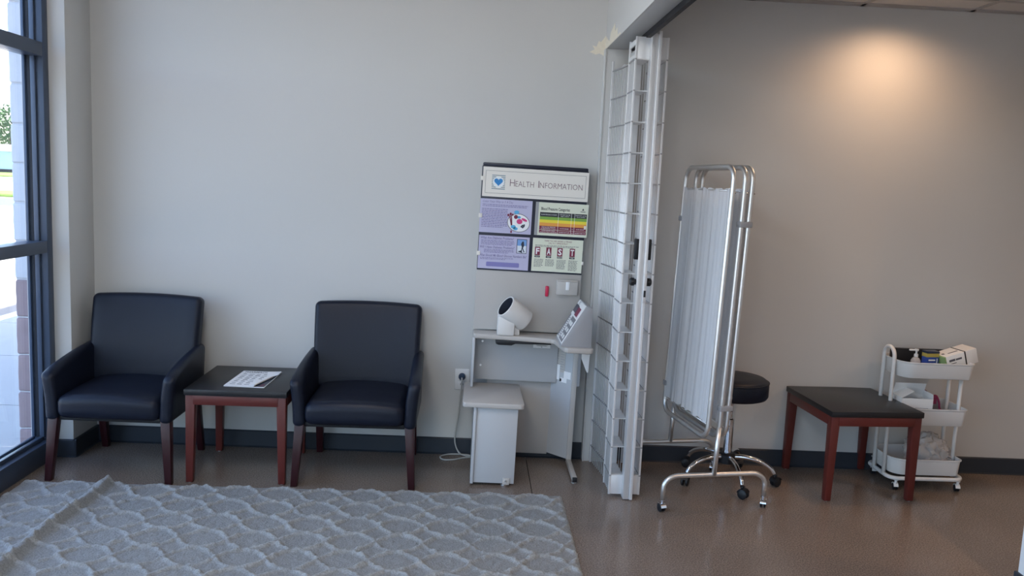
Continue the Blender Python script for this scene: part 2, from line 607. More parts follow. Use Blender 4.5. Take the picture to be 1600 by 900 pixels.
def text_bm(bm, s, size, mtx, align='LEFT', width=None, bold=0.0, shear=0.0):
    """lettering as flat mesh; local x to the right, y up; mtx puts it in place. width: scale in x to fit"""
    cu = bpy.data.curves.new('lettering', 'FONT')
    cu.body = s
    cu.size = size
    cu.align_x = align
    cu.offset = bold
    cu.shear = shear
    cu.resolution_u = 2
    ob = bpy.data.objects.new('lettering', cu)
    C.objects.link(ob)
    dg = bpy.context.evaluated_depsgraph_get()
    me = bpy.data.meshes.new_from_object(ob.evaluated_get(dg))
    n0 = len(bm.verts)
    bm.from_mesh(me)
    bm.verts.ensure_lookup_table()
    vs = bm.verts[n0:]
    if width and vs:
        xs = [v.co.x for v in vs]
        k = width / max(max(xs) - min(xs), 1e-6)
        for v in vs:
            v.co.x = (v.co.x - (min(xs) if align == 'LEFT' else 0)) * k
    xf(bm, vs, mtx)
    bpy.data.objects.remove(ob)
    bpy.data.curves.remove(cu)
    bpy.data.meshes.remove(me)


# ------------------------------------------------------------------ room shell
WALL_Y0, WALL_SL = 4.600, -0.022            # back wall: y = WALL_Y0 + WALL_SL * x
WANG = math.atan(WALL_SL)


def wall_y(x):
    return WALL_Y0 + WALL_SL * x


WM = Matrix.Translation((0, WALL_Y0, 0)) @ Matrix.Rotation(WANG, 4, 'Z')   # wall frame: x along, y into the wall
CEIL_L, CEIL_R, X_RIGHT, Y_BACK, X_WIN = 3.05, 2.585, 4.6, -2.2, -2.165

bm = BM()
box(bm, -2.4, 5.0, 0, 0.2, -0.12, 3.2, mtx=WM)
struct('wall_back', bm, 'wall')

# floor: two slabs with a saw-cut joint between them, on a base
bm = BM()
box(bm, -2.26, 0.344, Y_BACK, 4.66, -0.06, 0)
box(bm, 0.348, X_RIGHT + 0.1, Y_BACK, 4.60, -0.06, 0)
box(bm, -2.26, X_RIGHT + 0.1, Y_BACK, 4.7, -0.14, -0.055)
struct('floor', bm, 'floor')

# pilaster beside the window
bm = BM()
box(bm, -2.30, -2.08, 4.37, 4.70, -0.05, 3.1, 0.004)
struct('wall_left', bm, 'wall', 40)
# walls that close the room behind the camera
bm = BM()
box(bm, -2.5, -1.95, Y_BACK - 0.2, Y_BACK, -0.12, 3.2)
box(bm, 0.45, X_RIGHT + 0.3, Y_BACK - 0.2, Y_BACK, -0.12, 3.2)
box(bm, -1.95, 0.45, Y_BACK - 0.2, Y_BACK, 2.9, 3.2)
box(bm, -1.95, 0.45, Y_BACK - 0.2, Y_BACK, -0.12, 0.02)
struct('wall_front', bm, 'wall')
bm = BM()
box(bm, X_RIGHT, X_RIGHT + 0.2, Y_BACK, 4.7, -0.12, 3.2)
struct('wall_far_right', bm, 'wall')
bm = BM()
box(bm, -2.36, -2.165, Y_BACK, -1.75, -0.12, 3.2)
struct('wall_left_rear', bm, 'wall')
bm = BM()
box(bm, -2.36, -2.165, -1.75, 4.4, 2.95, 3.3)
struct('wall_left_head', bm, 'wall')

# ceilings and roof
bm = BM()
box(bm, -2.36, 0.80, Y_BACK, 4.7, CEIL_L, CEIL_L + 0.1)
struct('ceiling', bm, 'ceil')
bm = BM()
box(bm, -2.42, X_RIGHT + 0.3, Y_BACK - 0.3, 4.9, 4.05, 4.2)
box(bm, -2.42, -2.3, Y_BACK - 0.3, 4.9, 3.2, 4.1)
struct('roof', bm, 'ceil')

ceil_r = thing('ceiling_side', None, None, (0.8, 0, CEIL_R), kind='structure')
bm = BM()
for i in range(8):
    x = 0.84 + 0.6 * i
    box(bm, x - 0.012, x + 0.012, Y_BACK, 4.60, CEIL_R - 0.004, CEIL_R + 0.02)
for j in range(12):
    y = 4.285 - 0.6 * j
    box(bm, 0.80, X_RIGHT, y - 0.012, y + 0.012, CEIL_R - 0.0035, CEIL_R + 0.02)
for i in range(1):
    box(bm, 0.80, X_RIGHT, 4.49, 4.57, CEIL_R - 0.004, CEIL_R + 0.02)
obj('grid_bar', bm, 'tbar', ceil_r)
DL = (2.20, 4.10)
tile_me = None
for i in range(-1, 7):
    for j in range(-1, 11):
        x0, x1 = max(0.80, 0.852 + 0.6 * i), min(X_RIGHT, 0.852 + 0.6 * i + 0.576)
        y1 = 4.285 - 0.6 * j - 0.012
        y0, y1 = max(Y_BACK, y1 - 0.576), min(4.56, y1)
        if x1 - x0 < 0.02 or y1 - y0 < 0.02:
            continue
        bm = BM()
        box(bm, x0, x1, y0, y1, CEIL_R + 0.002, CEIL_R + 0.02)
        obj('ceiling_tile', bm, 'tile', ceil_r)
bm = BM()
box(bm, 0.80, X_RIGHT, Y_BACK, 4.6, CEIL_R + 0.022, CEIL_R + 0.1)
obj('ceiling_deck', bm, 'ceil', ceil_r)

# header beam over the opening, track for the gate, jamb
bm = BM()
box(bm, 0.68, 0.800, Y_BACK, 4.60, 2.285, 3.15, 0.002)
struct('trim_1', bm, 'soffit', 40)
bm = BM()
box(bm, 0.672, 0.681, Y_BACK, 4.592, 2.2855, 3.1)
struct('wall_over_opening', bm, 'wall')
bm = BM()
box(bm, 0.776, 0.797, Y_BACK, 4.40, 2.258, 2.286)
struct('trim_2', bm, 'darkgap')
bm = BM()
box(bm, 0.668, 0.80, 4.535, 4.62, 0, 2.285, 0.003)
box(bm, 0.664, 0.672, 4.53, 4.62, 0, 2.285, 0.002)
jamb = struct('trim_3', bm, 'wall', 40)
bm = BM()
box(bm, 0.760, 0.80, 4.47, 4.536, 0.02, 2.20, 0.002)
struct('trim_4', bm, 'gate_post', 40)


def patch(name, plane, pts, off):
    """thin irregular flake of bare plaster"""
    bm = BM()
    if plane == 'x':
        prism(bm, pts, off - 0.0012, off, 'x')
    else:
        prism(bm, pts, off - 0.0012, off, 'y', mtx=None)
    return obj(name, bm, 'patch', jamb)


patch('bare_patch', 'x', [(4.59, 2.287), (4.1, 2.287), (4.13, 2.30), (4.2, 2.296), (4.22, 2.34), (4.28, 2.33), (4.30, 2.375),
                          (4.36, 2.36), (4.42, 2.35), (4.45, 2.31), (4.52, 2.33), (4.56, 2.35), (4.59, 2.33)], 0.6715)
patch('bare_patch', 'y', [(0.671, 2.36), (0.645, 2.325), (0.632, 2.33), (0.622, 2.30), (0.6, 2.305), (0.612, 2.285), (0.585, 2.27),
                          (0.62, 2.258), (0.64, 2.265), (0.671, 2.25)], wall_y(0.63) - 0.0005)


# skirting
def skirting(name, x0, x1, flip=False):
    bm = BM()
    prism(bm, [(-0.010, 0.006), (-0.022, 0), (0.002, 0), (0.002, 0.094), (-0.004, 0.094), (-0.009, 0.088)], x0, x1, 'x', mtx=WM)
    return struct(name, bm, 'base')


skirting('baseboard_back', -2.10, 0.664)
skirting('baseboard_side', 0.80, X_RIGHT)
bm = BM()
prism(bm, [(-2.068, 0.006), (-2.058, 0), (-2.082, 0), (-2.082, 0.094), (-2.074, 0.094), (-2.069, 0.088)], 4.358, 4.645, 'y')
prism(bm, [(4.36, 0.006), (4.35, 0), (4.372, 0), (4.372, 0.094), (4.366, 0.094), (4.361, 0.088)], -2.162, -2.064, 'x')
struct('baseboard_left', bm, 'base')

# near wall end at the right edge of the frame
bm = BM()
box(bm, 2.235, 2.40, 2.3, 3.07, 0, 2.56, 0.003)
struct('wall_right', bm, mat('white_trim_paint', (0.78, 0.79, 0.80), 0.5))
bm = BM()
box(bm, 2.225, 2.41, 2.29, 3.08, 0, 0.095, 0.003)
struct('baseboard_right', bm, 'base')

# ------------------------------------------------------------------ storefront window
win = thing('window_1', None, None, (X_WIN, 1.3, 0), kind='structure')
YW0, YW1 = -1.75, 4.37
XO, XI = -2.262, X_WIN


def mull(name, y0, y1, z0, z1, m='frame', x0=XO, x1=XI):
    return bx(name, m, win, x0, x1, y0, y1, z0, z1, 0.0025)


jm = mull('jamb', 4.318, 4.372, 0, 2.96)
mull('glazing_stop', 4.302, 4.319, 0.12, 2.9, 'frame', -2.222, -2.198)
mull('glazing_stop', 4.296, 4.319, 0.12, 2.9, 'frame', -2.258, -2.244)
mull('gasket', 4.308, 4.319, 0.12, 2.9, 'frame_b', -2.2425, -2.224)
mull('sill', YW0, 4.318, 0, 0.108)
mull('sill_stop', YW0, 4.302, 0.108, 0.128, 'frame', -2.222, -2.200)
mull('sill_stop', YW0, 4.302, 0.108, 0.128, 'frame', -2.258, -2.244)
mull('head', YW0, 4.318, 2.90, 2.96)
for z0, z1 in ((1.090, 1.150), (2.067, 2.134)):
    mull('mullion', YW0, 4.318, z0, z1)
for y in (-1.72, -0.5, 0.72, 1.94, 3.14):
    mull('post', y - 0.025, y + 0.025, 0.108, 2.90)
ys = [YW0, -0.5, 0.72, 1.94, 3.14, 4.318]
for a, b in zip(ys, ys[1:]):
    for z0, z1 in ((0.108, 1.09), (1.15, 2.067), (2.134, 2.90)):
        bx('pane', 'glass', win, -2.236, -2.230, a + 0.003, b - 0.003, z0 + 0.001, z1 - 0.001)

added_win = thing('added_window', None, None, (-0.75, Y_BACK, 0), kind='structure')  # added window behind the camera, brings frontal daylight in
for x in (-1.93, -1.15, -0.35, 0.43):
    bx('post', 'frame', added_win, x - 0.025, x + 0.025, Y_BACK - 0.1, Y_BACK, 0.02, 2.9, 0.002)
for z_ in (0.06, 1.12, 2.1, 2.86):
    bx('mullion', 'frame', added_win, -1.93, 0.43, Y_BACK - 0.1, Y_BACK, z_ - 0.035, z_ + 0.035, 0.002)
for xa, xb in ((-1.903, -1.177), (-1.123, -0.377), (-0.323, 0.403)):
    for za, zb in ((0.096, 1.084), (1.156, 2.064), (2.136, 2.824)):
        bx('pane', 'glass', added_win, xa, xb, Y_BACK - 0.055, Y_BACK - 0.049, za, zb)

# ------------------------------------------------------------------ outside
GZ = -0.12
pier = thing('wall_exterior', None, None, (-2.40, 4.7, GZ), kind='structure')
bx('mortar_core', 'mortar_w', pier, -2.412, -2.29, 4.485, 4.88, GZ, 3.3)
z = GZ
k = 0
CH = 0.2035
z = 0.925 - CH * 5
while z < 3.2:
    m = 'block_m' if z + 0.05 < 0.9 else 'block_w'
    jit = random.uniform(-0.002, 0.002)
    bm = BM()
    gridbox(bm, 0.066, 0.20, CH / 2 - 0.003, 0.012, 3, 6, 4,
            lambda p, jit=jit, zz=z: Vector((-2.352 + p.x + jit, 4.675 + p.y, zz + CH / 2 + p.z))
            + 0.0025 * Vector(mnoise.noise_vector(Vector((p.x * 30, p.y * 30, (p.z + zz) * 30)))))
    obj('block', bm, m, pier, 50)
    z += CH
bm = BM()
box(bm, -2.41, -2.285, 4.9, 12, GZ, 4.1)
struct('wall_facade', bm, 'block_w')

bm = BM()
box(bm, -4.9, -2.26, -6, 5.2, GZ - 0.1, GZ - 0.003)
for j in range(12):
    y = 4.2 + j * 1.5
    box(bm, -4.9, -2.415, y + 0.006, y + 1.494, GZ - 0.1, GZ)
struct('sidewalk', bm, 'walk')
bm = BM()
box(bm, -5.05, -4.9, -6, 40, GZ - 0.15, GZ + 0.003)
struct('curb', bm, 'white_line')
bm = BM()
box(bm, -7.5, -5.05, -2, 60, GZ - 0.3, GZ - 0.1)
struct('parking_lane', bm, 'asphalt')
bm = BM()
box(bm, -150, -7.5, -30, 300, GZ - 0.4, GZ - 0.1)
box(bm, -7.5, 60, 60, 300, GZ - 0.4, GZ - 0.1)
box(bm, -7.4, 60, -60, Y_BACK - 0.25, GZ - 0.4, GZ - 0.1)
struct('parking_lot', bm, 'lot')


def lawn(name, y0, y1, x0, x1, label):
    bm = BM()
    gridbox(bm, (x1 - x0) / 2, (y1 - y0) / 2, 0.2, 0.15, 6, 4, 1, lambda p: Vector(((x0 + x1) / 2 + p.x, (y0 + y1) / 2 + p.y, GZ - 0.15 + p.z)))
    o = obj(name, bm, 'grass', None, 60)
    o['kind'] = 'stuff'
    o['label'] = label
    o['category'] = 'grass'


lawn('grass_island', 41, 46, -40, -15, 'narrow sunlit grass island across the parking lot')
lawn('grass_verge', 90, 112, -90, -20, 'wide strip of grass in front of the pale blue building')
bm = BM()
box(bm, -40, -12, 33.5, 40, GZ - 0.2, GZ - 0.09)
struct('blue_strip', bm, mat('dark_blue_ground', (0.10, 0.13, 0.18), 0.8))  # dark blue band across the far parking lot

fb = thing('far_building', 'long pale blue single-storey building beyond the far grass strip', 'building', (-64, 118, GZ))
bx('siding', 'far_blue', fb, -80, -50, 116, 124, GZ, 2.7)
bx('roof_fascia', 'far_white', fb, -80.5, -49.5, 115.6, 124.4, 2.7, 3.6)
bx('dark_plinth', 'black', fb, -80.05, -49.95, 115.9, 124, GZ, 0.3)


def tree(x, y, h, rr, label):
    t_ = thing('leafy_tree', label, 'tree', (x, y, GZ))
    bm = BM()
    tube(bm, [(x, y, GZ), (x + 0.1, y, h * 0.3), (x, y + 0.1, h * 0.6)], [0.3, 0.22, 0.1], 8)
    obj('trunk', bm, 'bark', t_)
    bm = BM()
    for k in range(1400):
        v = Vector((random.gauss(0, 1), random.gauss(0, 1), random.gauss(0, 0.8)))
        v = v.normalized() * rr * random.uniform(0.35, 1.0) ** 0.6
        c = Vector((x, y, h * 0.62)) + v
        s = random.uniform(0.18, 0.4)
        a = Vector((random.uniform(-1, 1), random.uniform(-1, 1), random.uniform(-1, 1))).normalized() * s
        b = a.cross(Vector((random.uniform(-1, 1), random.uniform(-1, 1), random.uniform(-1, 1)))).normalized() * s
        q = [bm.verts.new(c + e) for e in (-a, b * 0.5, a, -b * 0.5)]
        bm.faces.new(q)
    o = obj('foliage', bm, 'leaf', t_)
    o['kind'] = 'stuff'


tree(-72.5, 134, 11.0, 3.4, 'bushy green tree rising above the far building roof')
tree(-80, 136, 9.5, 3.2, 'lower green tree behind the far building, nearer the frame edge')

# ------------------------------------------------------------------ rug
def make_rug():
    x0, x1, y0, y1 = -2.135, 0.492, 2.25, 3.985
    st = 0.0065
    nx, ny = int((x1 - x0) / st), int((y1 - y0) / st)
    X, Y = np.meshgrid(np.linspace(x0, x1, nx), np.linspace(y0, y1, ny))
    # slight waviness of the whole pattern, and squeeze towards the fold
    U = X + 0.004 * np.sin(Y * 9 + X * 3) + 0.012 * np.exp(-((X + 1.74) / 0.12) ** 2) * np.sign(X + 1.74)
    V = Y + 0.004 * np.sin(X * 8 + 1.3)
    PX, PY = 0.2035, 0.0855
    y_first = 3.89 - PY / 2
    a = PY / 2
    # rows of pointed ovals that touch at their tips and at top and bottom
    uu = (U + 0.066) / PX
    uu = (uu - np.round(uu)) * 2                       # -1..1 across an oval
    vv = (V - 3.89) / (2 * PY)
    vv = (vv - np.round(vv)) * 2 * PY                  # metres from the oval's axis
    gsh = np.clip(1 - np.abs(uu) ** 1.7, 0, 1) ** 0.80
    b_ = PY * 0.985
    F = np.abs(vv) - b_ * gsh
    sl = b_ * 0.80 * np.clip(1 - np.abs(uu) ** 1.7, 0.02, 1) ** -0.20 * 1.7 * np.abs(uu) ** 0.7 * 2 / PX
    best = np.abs(F) / np.sqrt(1 + sl ** 2)
    rng = np.random.default_rng(3)
    g = rng.random(X.shape)

    def blur(q, n):
        for _ in range(n):
            q = (q + np.roll(q, 1, 0) + np.roll(q, -1, 0) + np.roll(q, 1, 1) + np.roll(q, -1, 1)) / 5
        return q
    nlo = blur(g, 7); nlo = (nlo - nlo.mean()) / nlo.std()
    nmd = blur(rng.random(X.shape), 2); nmd = (nmd - nmd.mean()) / nmd.std()
    wline = 0.0104 + 0.0017 * nlo
    mask = 1 / (1 + np.exp((best - wline) / 0.0016))
    Z = 0.007 + mask * (0.0092 + 0.0014 * nlo) * np.sqrt(np.clip(1.15 - (best / 0.0125) ** 2, 0.15, 1.15)) + 0.0009 * nmd + 0.0012 * nmd * mask
    # the fold
    xc = -1.735 + 0.010 * np.sin(Y * 7) - 0.006 * (3.98 - Y)
    hh = 0.034 + 0.004 * np.sin(Y * 11)
    t_ = X - xc
    wl, wr = 0.030, 0.020
    Z += hh * np.where(t_ < 0, np.exp(-(t_ / wl) ** 2), np.exp(-(t_ / wr) ** 2))
    Z += 0.006 * np.exp(-((t_ + 0.08) / 0.10) ** 2)
    # edge binding falls to the floor, ragged a little
    e = np.minimum.reduce([X - x0, x1 - X, Y - y0, y1 - Y])
    Z *= np.clip(0.35 + e / 0.02, 0.35, 1)
    rag = 0.0045 * blur(rng.random(X.shape), 3) / 0.5
    Xo = np.where(x1 - X < 0.001, X + rag - 0.0045, X)
    Yo = np.where(y1 - Y < 0.001, Y + rag - 0.0045, Y)
    n = nx * ny
    top = np.stack([Xo.ravel(), Yo.ravel(), Z.ravel()], 1)
    idx = np.arange(n).reshape(ny, nx)
    quads = np.stack([idx[:-1, :-1], idx[:-1, 1:], idx[1:, 1:], idx[1:, :-1]], -1).reshape(-1, 4)
    border = np.concatenate([idx[0, :], idx[1:, -1], idx[-1, -2::-1], idx[-2:0:-1, 0]])
    nb = len(border)
    bot = top[border].copy(); bot[:, 2] = 0.0005
    verts = np.concatenate([top, bot])
    bi = n + np.arange(nb)
    sk = np.stack([border, bi, np.roll(bi, -1), np.roll(border, -1)], 1)
    faces = np.concatenate([quads, sk])
    me = bpy.data.meshes.new('rug')
    me.vertices.add(len(verts)); me.vertices.foreach_set('co', verts.ravel())
    me.loops.add(faces.size); me.loops.foreach_set('vertex_index', faces.ravel())
    me.polygons.add(len(faces))
    me.polygons.foreach_set('loop_start', np.arange(0, faces.size, 4))
    me.update(calc_edges=True)
    me.validate()
    at = me.attributes.new('pile', 'FLOAT', 'POINT')
    at.data.foreach_set('value', np.concatenate([np.clip(mask * (0.85 + 0.15 * nlo) + 0.10 * nmd, 0, 1).ravel(), np.zeros(nb)]))
    me.polygons.foreach_set('use_smooth', np.ones(len(faces), bool))
    me.materials.append(MT['rug'])
    o = bpy.data.objects.new('area_rug', me)
    C.objects.link(o)
    tag(o, 'grey-blue area rug with raised trellis pattern and a long fold', 'rug')


make_rug()

# ------------------------------------------------------------------ guest chairs
def make_chair():
    t_ = thing('guest_chair', 'black leather guest chair in the corner beside the window', 'chair', (0, 0, 0), local=True)
    # seat
    def fs(p):
        x, y, z = p.x, p.y, p.z
        crown = 0.016 * (1 - (x / 0.25) ** 2) * (1 if z > 0 else 0)
        fr = 0.010 * max(0, (-y - 0.1) / 0.15) * (-1 if z > 0 else 0)
        return Vector((x * (1 + 0.02 * (-y)), y - 0.045 - 0.008 * (1 - (x / 0.25) ** 2) * (1 if y < 0 else 0), z + 0.376 + crown + fr))
    bm = BM()
    gridbox(bm, 0.247, 0.250, 0.060, 0.040, 10, 10, 3, fs)
    obj('seat', bm, 'leather', t_, 0)
    # back
    def fb_(p):
        x, y, z = p.x, p.y, p.z
        u = (z + 0.235) / 0.47
        wx = x * (0.975 + 0.035 * u)
        zz = z + 0.012 * (1 - (x / 0.28) ** 2) * (u if u > 0.5 else 0)
        yy = y + 0.022 * (x / 0.28) ** 2 * (-1) + (0.012 * math.sin(PI * min(max(u, 0), 1)) * -1 if y < 0 else 0)
        q = Vector((wx, yy, zz))
        q = Matrix.Rotation(rad(-10), 3, 'X') @ q
        return q + Vector((0, 0.205, 0.628))
    bm = BM()
    gridbox(bm, 0.287, 0.042, 0.235, 0.030, 12, 3, 10, fb_)
    obj('backrest', bm, 'leather', t_, 0)
    # arms
    for s in (-1, 1):
        def fa(p, s=s):
            x, y, z = p.x, p.y, p.z
            u = (y + 0.245) / 0.49
            top = (z + 0.135) / 0.27
            zz = 0.305 + top * (0.238 + 0.075 * u + 0.012 * math.sin(PI * u))
            # front top corner rolls down
            sm = max(0.0, min(1.0, (top - 0.45) / 0.5)) * max(0.0, 1 - u / 0.16)
            zz -= 0.012 * sm * sm
            flare = 0.022 * top * top * (1 - 0.6 * u)
            # soft wrinkles on the front
            wr = 0.0011 * math.sin(z * 150 + x * 40) * math.exp(-(u / 0.06) ** 2) * math.exp(-((top - 0.35) / 0.3) ** 2)
            return Vector((s * (0.274 + flare + 0.0) + x * (1 - 0.1 * u), y - 0.040 + wr, zz))
        bm = BM()
        gridbox(bm, 0.031, 0.245, 0.135, 0.026, 3, 10, 14, fa)
        obj('armrest', bm, 'leather', t_, 0)
    # frame rail under the seat
    bm = BM()
    box(bm, -0.25, 0.25, -0.255, 0.2, 0.300, 0.325, 0.006)
    obj('seat_rail', bm, 'black', t_, 40)
    for s in (-1, 1):
        bm = BM()
        taper(bm, s * 0.292, -0.275, 0.0, 0.0165, s * 0.272, -0.248, 0.315, 0.0235)
        obj('leg', bm, 'mahogany', t_, 40)
        bm = BM()
        taper(bm, s * 0.262, 0.262, 0.0, 0.0165, s * 0.255, 0.192, 0.325, 0.0225)
        obj('leg', bm, 'mahogany', t_, 40)
    return t_


ch1 = make_chair()
ch1.location = (-1.735, 4.285, 0)
ch1.rotation_euler.z = rad(-1.5)
ch2 = copy_tree(ch1)
ch2.location = (-0.555, 4.305, 0)
ch2.rotation_euler.z = rad(0.0)
ch2['label'] = 'black leather guest chair between the side table and the health kiosk'
for c_ in (ch1, ch2):
    c_['group'] = 'black leather guest chairs along the wall'

# ------------------------------------------------------------------ side tables
def make_table():
    t_ = thing('side_table', 'low black-topped table with red wood legs between the two chairs', 'table', (0, 0, 0), local=True)
    W, D, Hh = 0.250, 0.265, 0.478
    bm = BM()
    box(bm, -W, W, -D, D, Hh - 0.030, Hh, 0.003)
    obj('tabletop', bm, 'tabletop', t_, 40)
    q, e = 0.236, 0.249
    for s in (-1, 1):
        bx('apron', 'cherry', t_, -q + 0.03, q - 0.03, s * e - 0.011, s * e + 0.011, Hh - 0.078, Hh - 0.030, 0.002)
        bx('apron', 'cherry', t_, s * q - 0.011, s * q + 0.011, -e + 0.03, e - 0.03, Hh - 0.078, Hh - 0.030, 0.002)
    for a in (-1, 1):
        for b in (-1, 1):
            bm = BM()
            taper(bm, a * 0.2265, b * 0.240, 0.003, 0.0170, a * 0.221, b * 0.234, Hh - 0.0305, 0.0235)
            o = obj('leg', bm, 'cherry', t_, 40)
            bm = BM()
            lathe(bm, [(0.010, 0), (0.010, 0.004)], 12, Matrix.Translation((a * 0.2265, b * 0.240, 0)))
            obj('glide', bm, 'steel', o)
    return t_


tb1 = make_table()
tb1.location = (-1.137, 4.29, 0)
tb2 = copy_tree(tb1)
tb2.location = (2.075, 4.285, 0)
tb2.rotation_euler.z = rad(4.0)
tb2['label'] = 'low black-topped table with red wood legs beside the white cart'
for c_ in (tb1, tb2):
    c_['group'] = 'black-topped side tables'

# magazine on the first table
TZ = 0.4785
mg = thing('magazine', 'white printed leaflet with one curled corner on the side table', 'magazine', (-1.11, 4.27, TZ))
ax, ay = Vector((0.203, -0.011, 0)), Vector((0.012, 0.325, 0))
o0 = Vector((-1.217, 4.105, TZ))
bm = BM()
prism(bm, [tuple((o0 + ax * u + ay * v)[:2]) for u, v in ((0, 0), (1, 0), (1.0, 1), (0, 1))], TZ + 0.0003, TZ + 0.004)
obj('back_pages', bm, 'paper', mg)
bm = BM()
q = [(0.60, 0.012), (0.985, 0.012), (0.985, 0.84), (0.90, 0.62), (0.74, 0.30)]
prism(bm, [tuple((o0 + ax * u + ay * v)[:2]) for u, v in q], TZ + 0.004, TZ + 0.0045)
obj('inner_photo', bm, 'photo_dark', mg)
bm = BM()
for u0, v0, u1, v1 in ((0.86, 0.05, 0.93, 0.08), (0.85, 0.11, 0.95, 0.14), (0.87, 0.17, 0.93, 0.19)):
    prism(bm, [tuple((o0 + ax * u + ay * v)[:2]) for u, v in ((u0, v0), (u1, v0), (u1, v1), (u0, v1))], TZ + 0.0045, TZ + 0.0048)
obj('inner_print', bm, 'maroon', mg)
# cover with the lower right corner curled back
bm = BM()
nu, nv = 28, 36
gv = {}


def cover(u, v):
    p = o0 + ax * u + ay * v
    zz = 0.0052 + 0.010 * max(0, u - 0.6) * max(0, v - 0.6) * 6 * 0.5
    dd = (u - 0.72) * 0.95 - v * 0.316        # distance past the curl line
    if dd > 0:
        th = min(dd / 0.035, PI)
        off = 0.035 * math.sin(th) if th < PI else -(dd - 0.035 * PI) * 0.55
        p = p + (ax * 0.95 - ay * 0.12) * (off - dd)
        zz += 0.0055 * (1 - math.cos(th))
    return p + Vector((0, 0, zz))


for i in range(nu + 1):
    for j in range(nv + 1):
        gv[i, j] = bm.verts.new(cover(i / nu, j / nv))
for i in range(nu):
    for j in range(nv):
        bm.faces.new((gv[i, j], gv[i + 1, j], gv[i + 1, j + 1], gv[i, j + 1]))
cov = obj('cover', bm, 'paper', mg, 0)
bm = BM()
MM = Matrix(((ax.x / 0.203, ay.x / 0.325, 0, o0.x), (ax.y / 0.203, ay.y / 0.325, 0, o0.y), (0, 0, 1, TZ + 0.0058), (0, 0, 0, 1)))
text_bm(bm, 'PHARMACIST', 0.034, MM @ Matrix.Translation((0.018, 0.285, 0)), width=0.135, bold=0.0006)
obj('title', bm, 'ink', cov)
bm = BM()
for j in range(8):
    for i in range(5):
        if j > 5 and i > 10:
            continue
        u0 = 0.02 + i * 0.036
        v0 = 0.03 + j * 0.031
        if u0 + 0.03 > 0.135 + v0 * 0.18:
            continue
        ww = random.uniform(0.018, 0.027)
        box(bm, u0, u0 + ww, v0, v0 + 0.008, 0, 0.0003, mtx=MM)
        if random.random() < 0.7:
            box(bm, u0, u0 + ww * 0.8, v0 + 0.011, v0 + 0.014, 0, 0.0003, mtx=MM)
obj('print', bm, 'inkl', cov)

# ------------------------------------------------------------------ health kiosk
KT = rad(0.9)
kx0 = 0.3
ki = thing('health_kiosk', 'grey blood pressure kiosk with bench, poster board and arm cuff', 'kiosk', (kx0, 4.45, 0), (0, KT, 0))
YB = 4.513         # front of the upright panel
bm = BM()
prism(bm, rp := [(0.006, 0.74), (0.584, 0.74), (0.584, 1.625), (0.572, 1.645), (0.018, 1.645), (0.006, 1.625)], YB, YB + 0.025, 'y', 0.002)
obj('back_panel', bm, 'kiosk', ki, 40)
bm = BM()
prism(bm, [(0.007, 1.070), (0.583, 1.070), (0.583, 1.630), (0.572, 1.646), (0.018, 1.646), (0.007, 1.630)], YB - 0.006, YB, 'y', 0.001)
brd = obj('poster_board', bm, 'navy', ki, 40)
bx('top_cap', 'navy', ki, 0.010, 0.580, YB - 0.010, YB + 0.028, 1.632, 1.650, 0.006)


def poster(name, m, x0, x1, z0, z1):
    return bx(name, m, ki, x0, x1, YB - 0.0085, YB - 0.006, z0, z1)


YP = YB - 0.0090


def PT(x, z):
    return Matrix(((1, 0, 0, x), (0, 0, -1, YP), (0, 1, 0, z), (0, 0, 0, 1)))


def flat(bm, x0, x1, z0, z1, lift=0.0):
    box(bm, x0, x1, YP - 0.0002 - lift, YP + 0.0004, z0, z1)


def flat_poly(bm, pts, lift=0.0):
    prism(bm, pts, YP - 0.0002 - lift, YP + 0.0004, 'y')


def greek(bm, x0, x1, z1, rows, pitch, h, seedv=1, word=0.012):
    rn = random.Random(seedv)
    for k in range(rows):
        zz = z1 - k * pitch
        xx = x0
        end = x1 - (rn.random() * 0.25 * (x1 - x0) if k == rows - 1 else rn.random() * 0.04 * (x1 - x0))
        while xx < end - 0.003:
            ww = min(rn.uniform(0.4, 1.4) * word, end - xx)
            flat(bm, xx, xx + ww, zz - h, zz)
            xx += ww + word * 0.22


def ell(cx, cz, rx, rz, n=20, rot=0.0):
    out = []
    for k in range(n):
        a = 2 * PI * k / n
        px, pz = rx * math.cos(a), rz * math.sin(a)
        out.append((cx + px * math.cos(rot) - pz * math.sin(rot), cz + px * math.sin(rot) + pz * math.cos(rot)))
    return out


# sign
sg = poster('header_sign', 'cream', 0.013, 0.586, 1.469, 1.627)
bm = BM()
for (a, b, c, e) in ((0.028, 0.571, 1.607, 1.6085), (0.028, 0.571, 1.4875, 1.489), (0.0275, 0.029, 1.489, 1.608), (0.570, 0.5715, 1.489, 1.608)):
    flat(bm, a, b, c, e)
obj('border_line', bm, 'ink', sg)
bm = BM()
hx, hz = 0.098, 1.548
for k in range(9):
    zz = hz - 0.036 + k * 0.009
    w_ = 0.036
    hole = math.sqrt(max(0, 0.030 ** 2 - (zz - hz) ** 2))
    flat(bm, hx - w_, hx - hole, zz - 0.0017, zz + 0.0017) if hole < w_ else None
    flat(bm, hx + hole, hx + w_, zz - 0.0017, zz + 0.0017)
obj('logo_lines', bm, 'lines', sg)
bm = BM()
flat_poly(bm, ell(hx, hz, 0.030, 0.030, 28), 0.0002)
obj('logo_halo', bm, 'heart_halo', sg)
bm = BM()
hp = []
for k in range(40):
    a = 2 * PI * k / 40
    hp.append((hx + 0.00145 * 16 * math.sin(a) ** 3, hz + 0.00145 * (13 * math.cos(a) - 5 * math.cos(2 * a) - 2 * math.cos(3 * a) - math.cos(4 * a)) + 0.002))
flat_poly(bm, hp, 0.0006)
obj('heart', bm, 'heart', sg)
bm = BM()
zb = 1.530
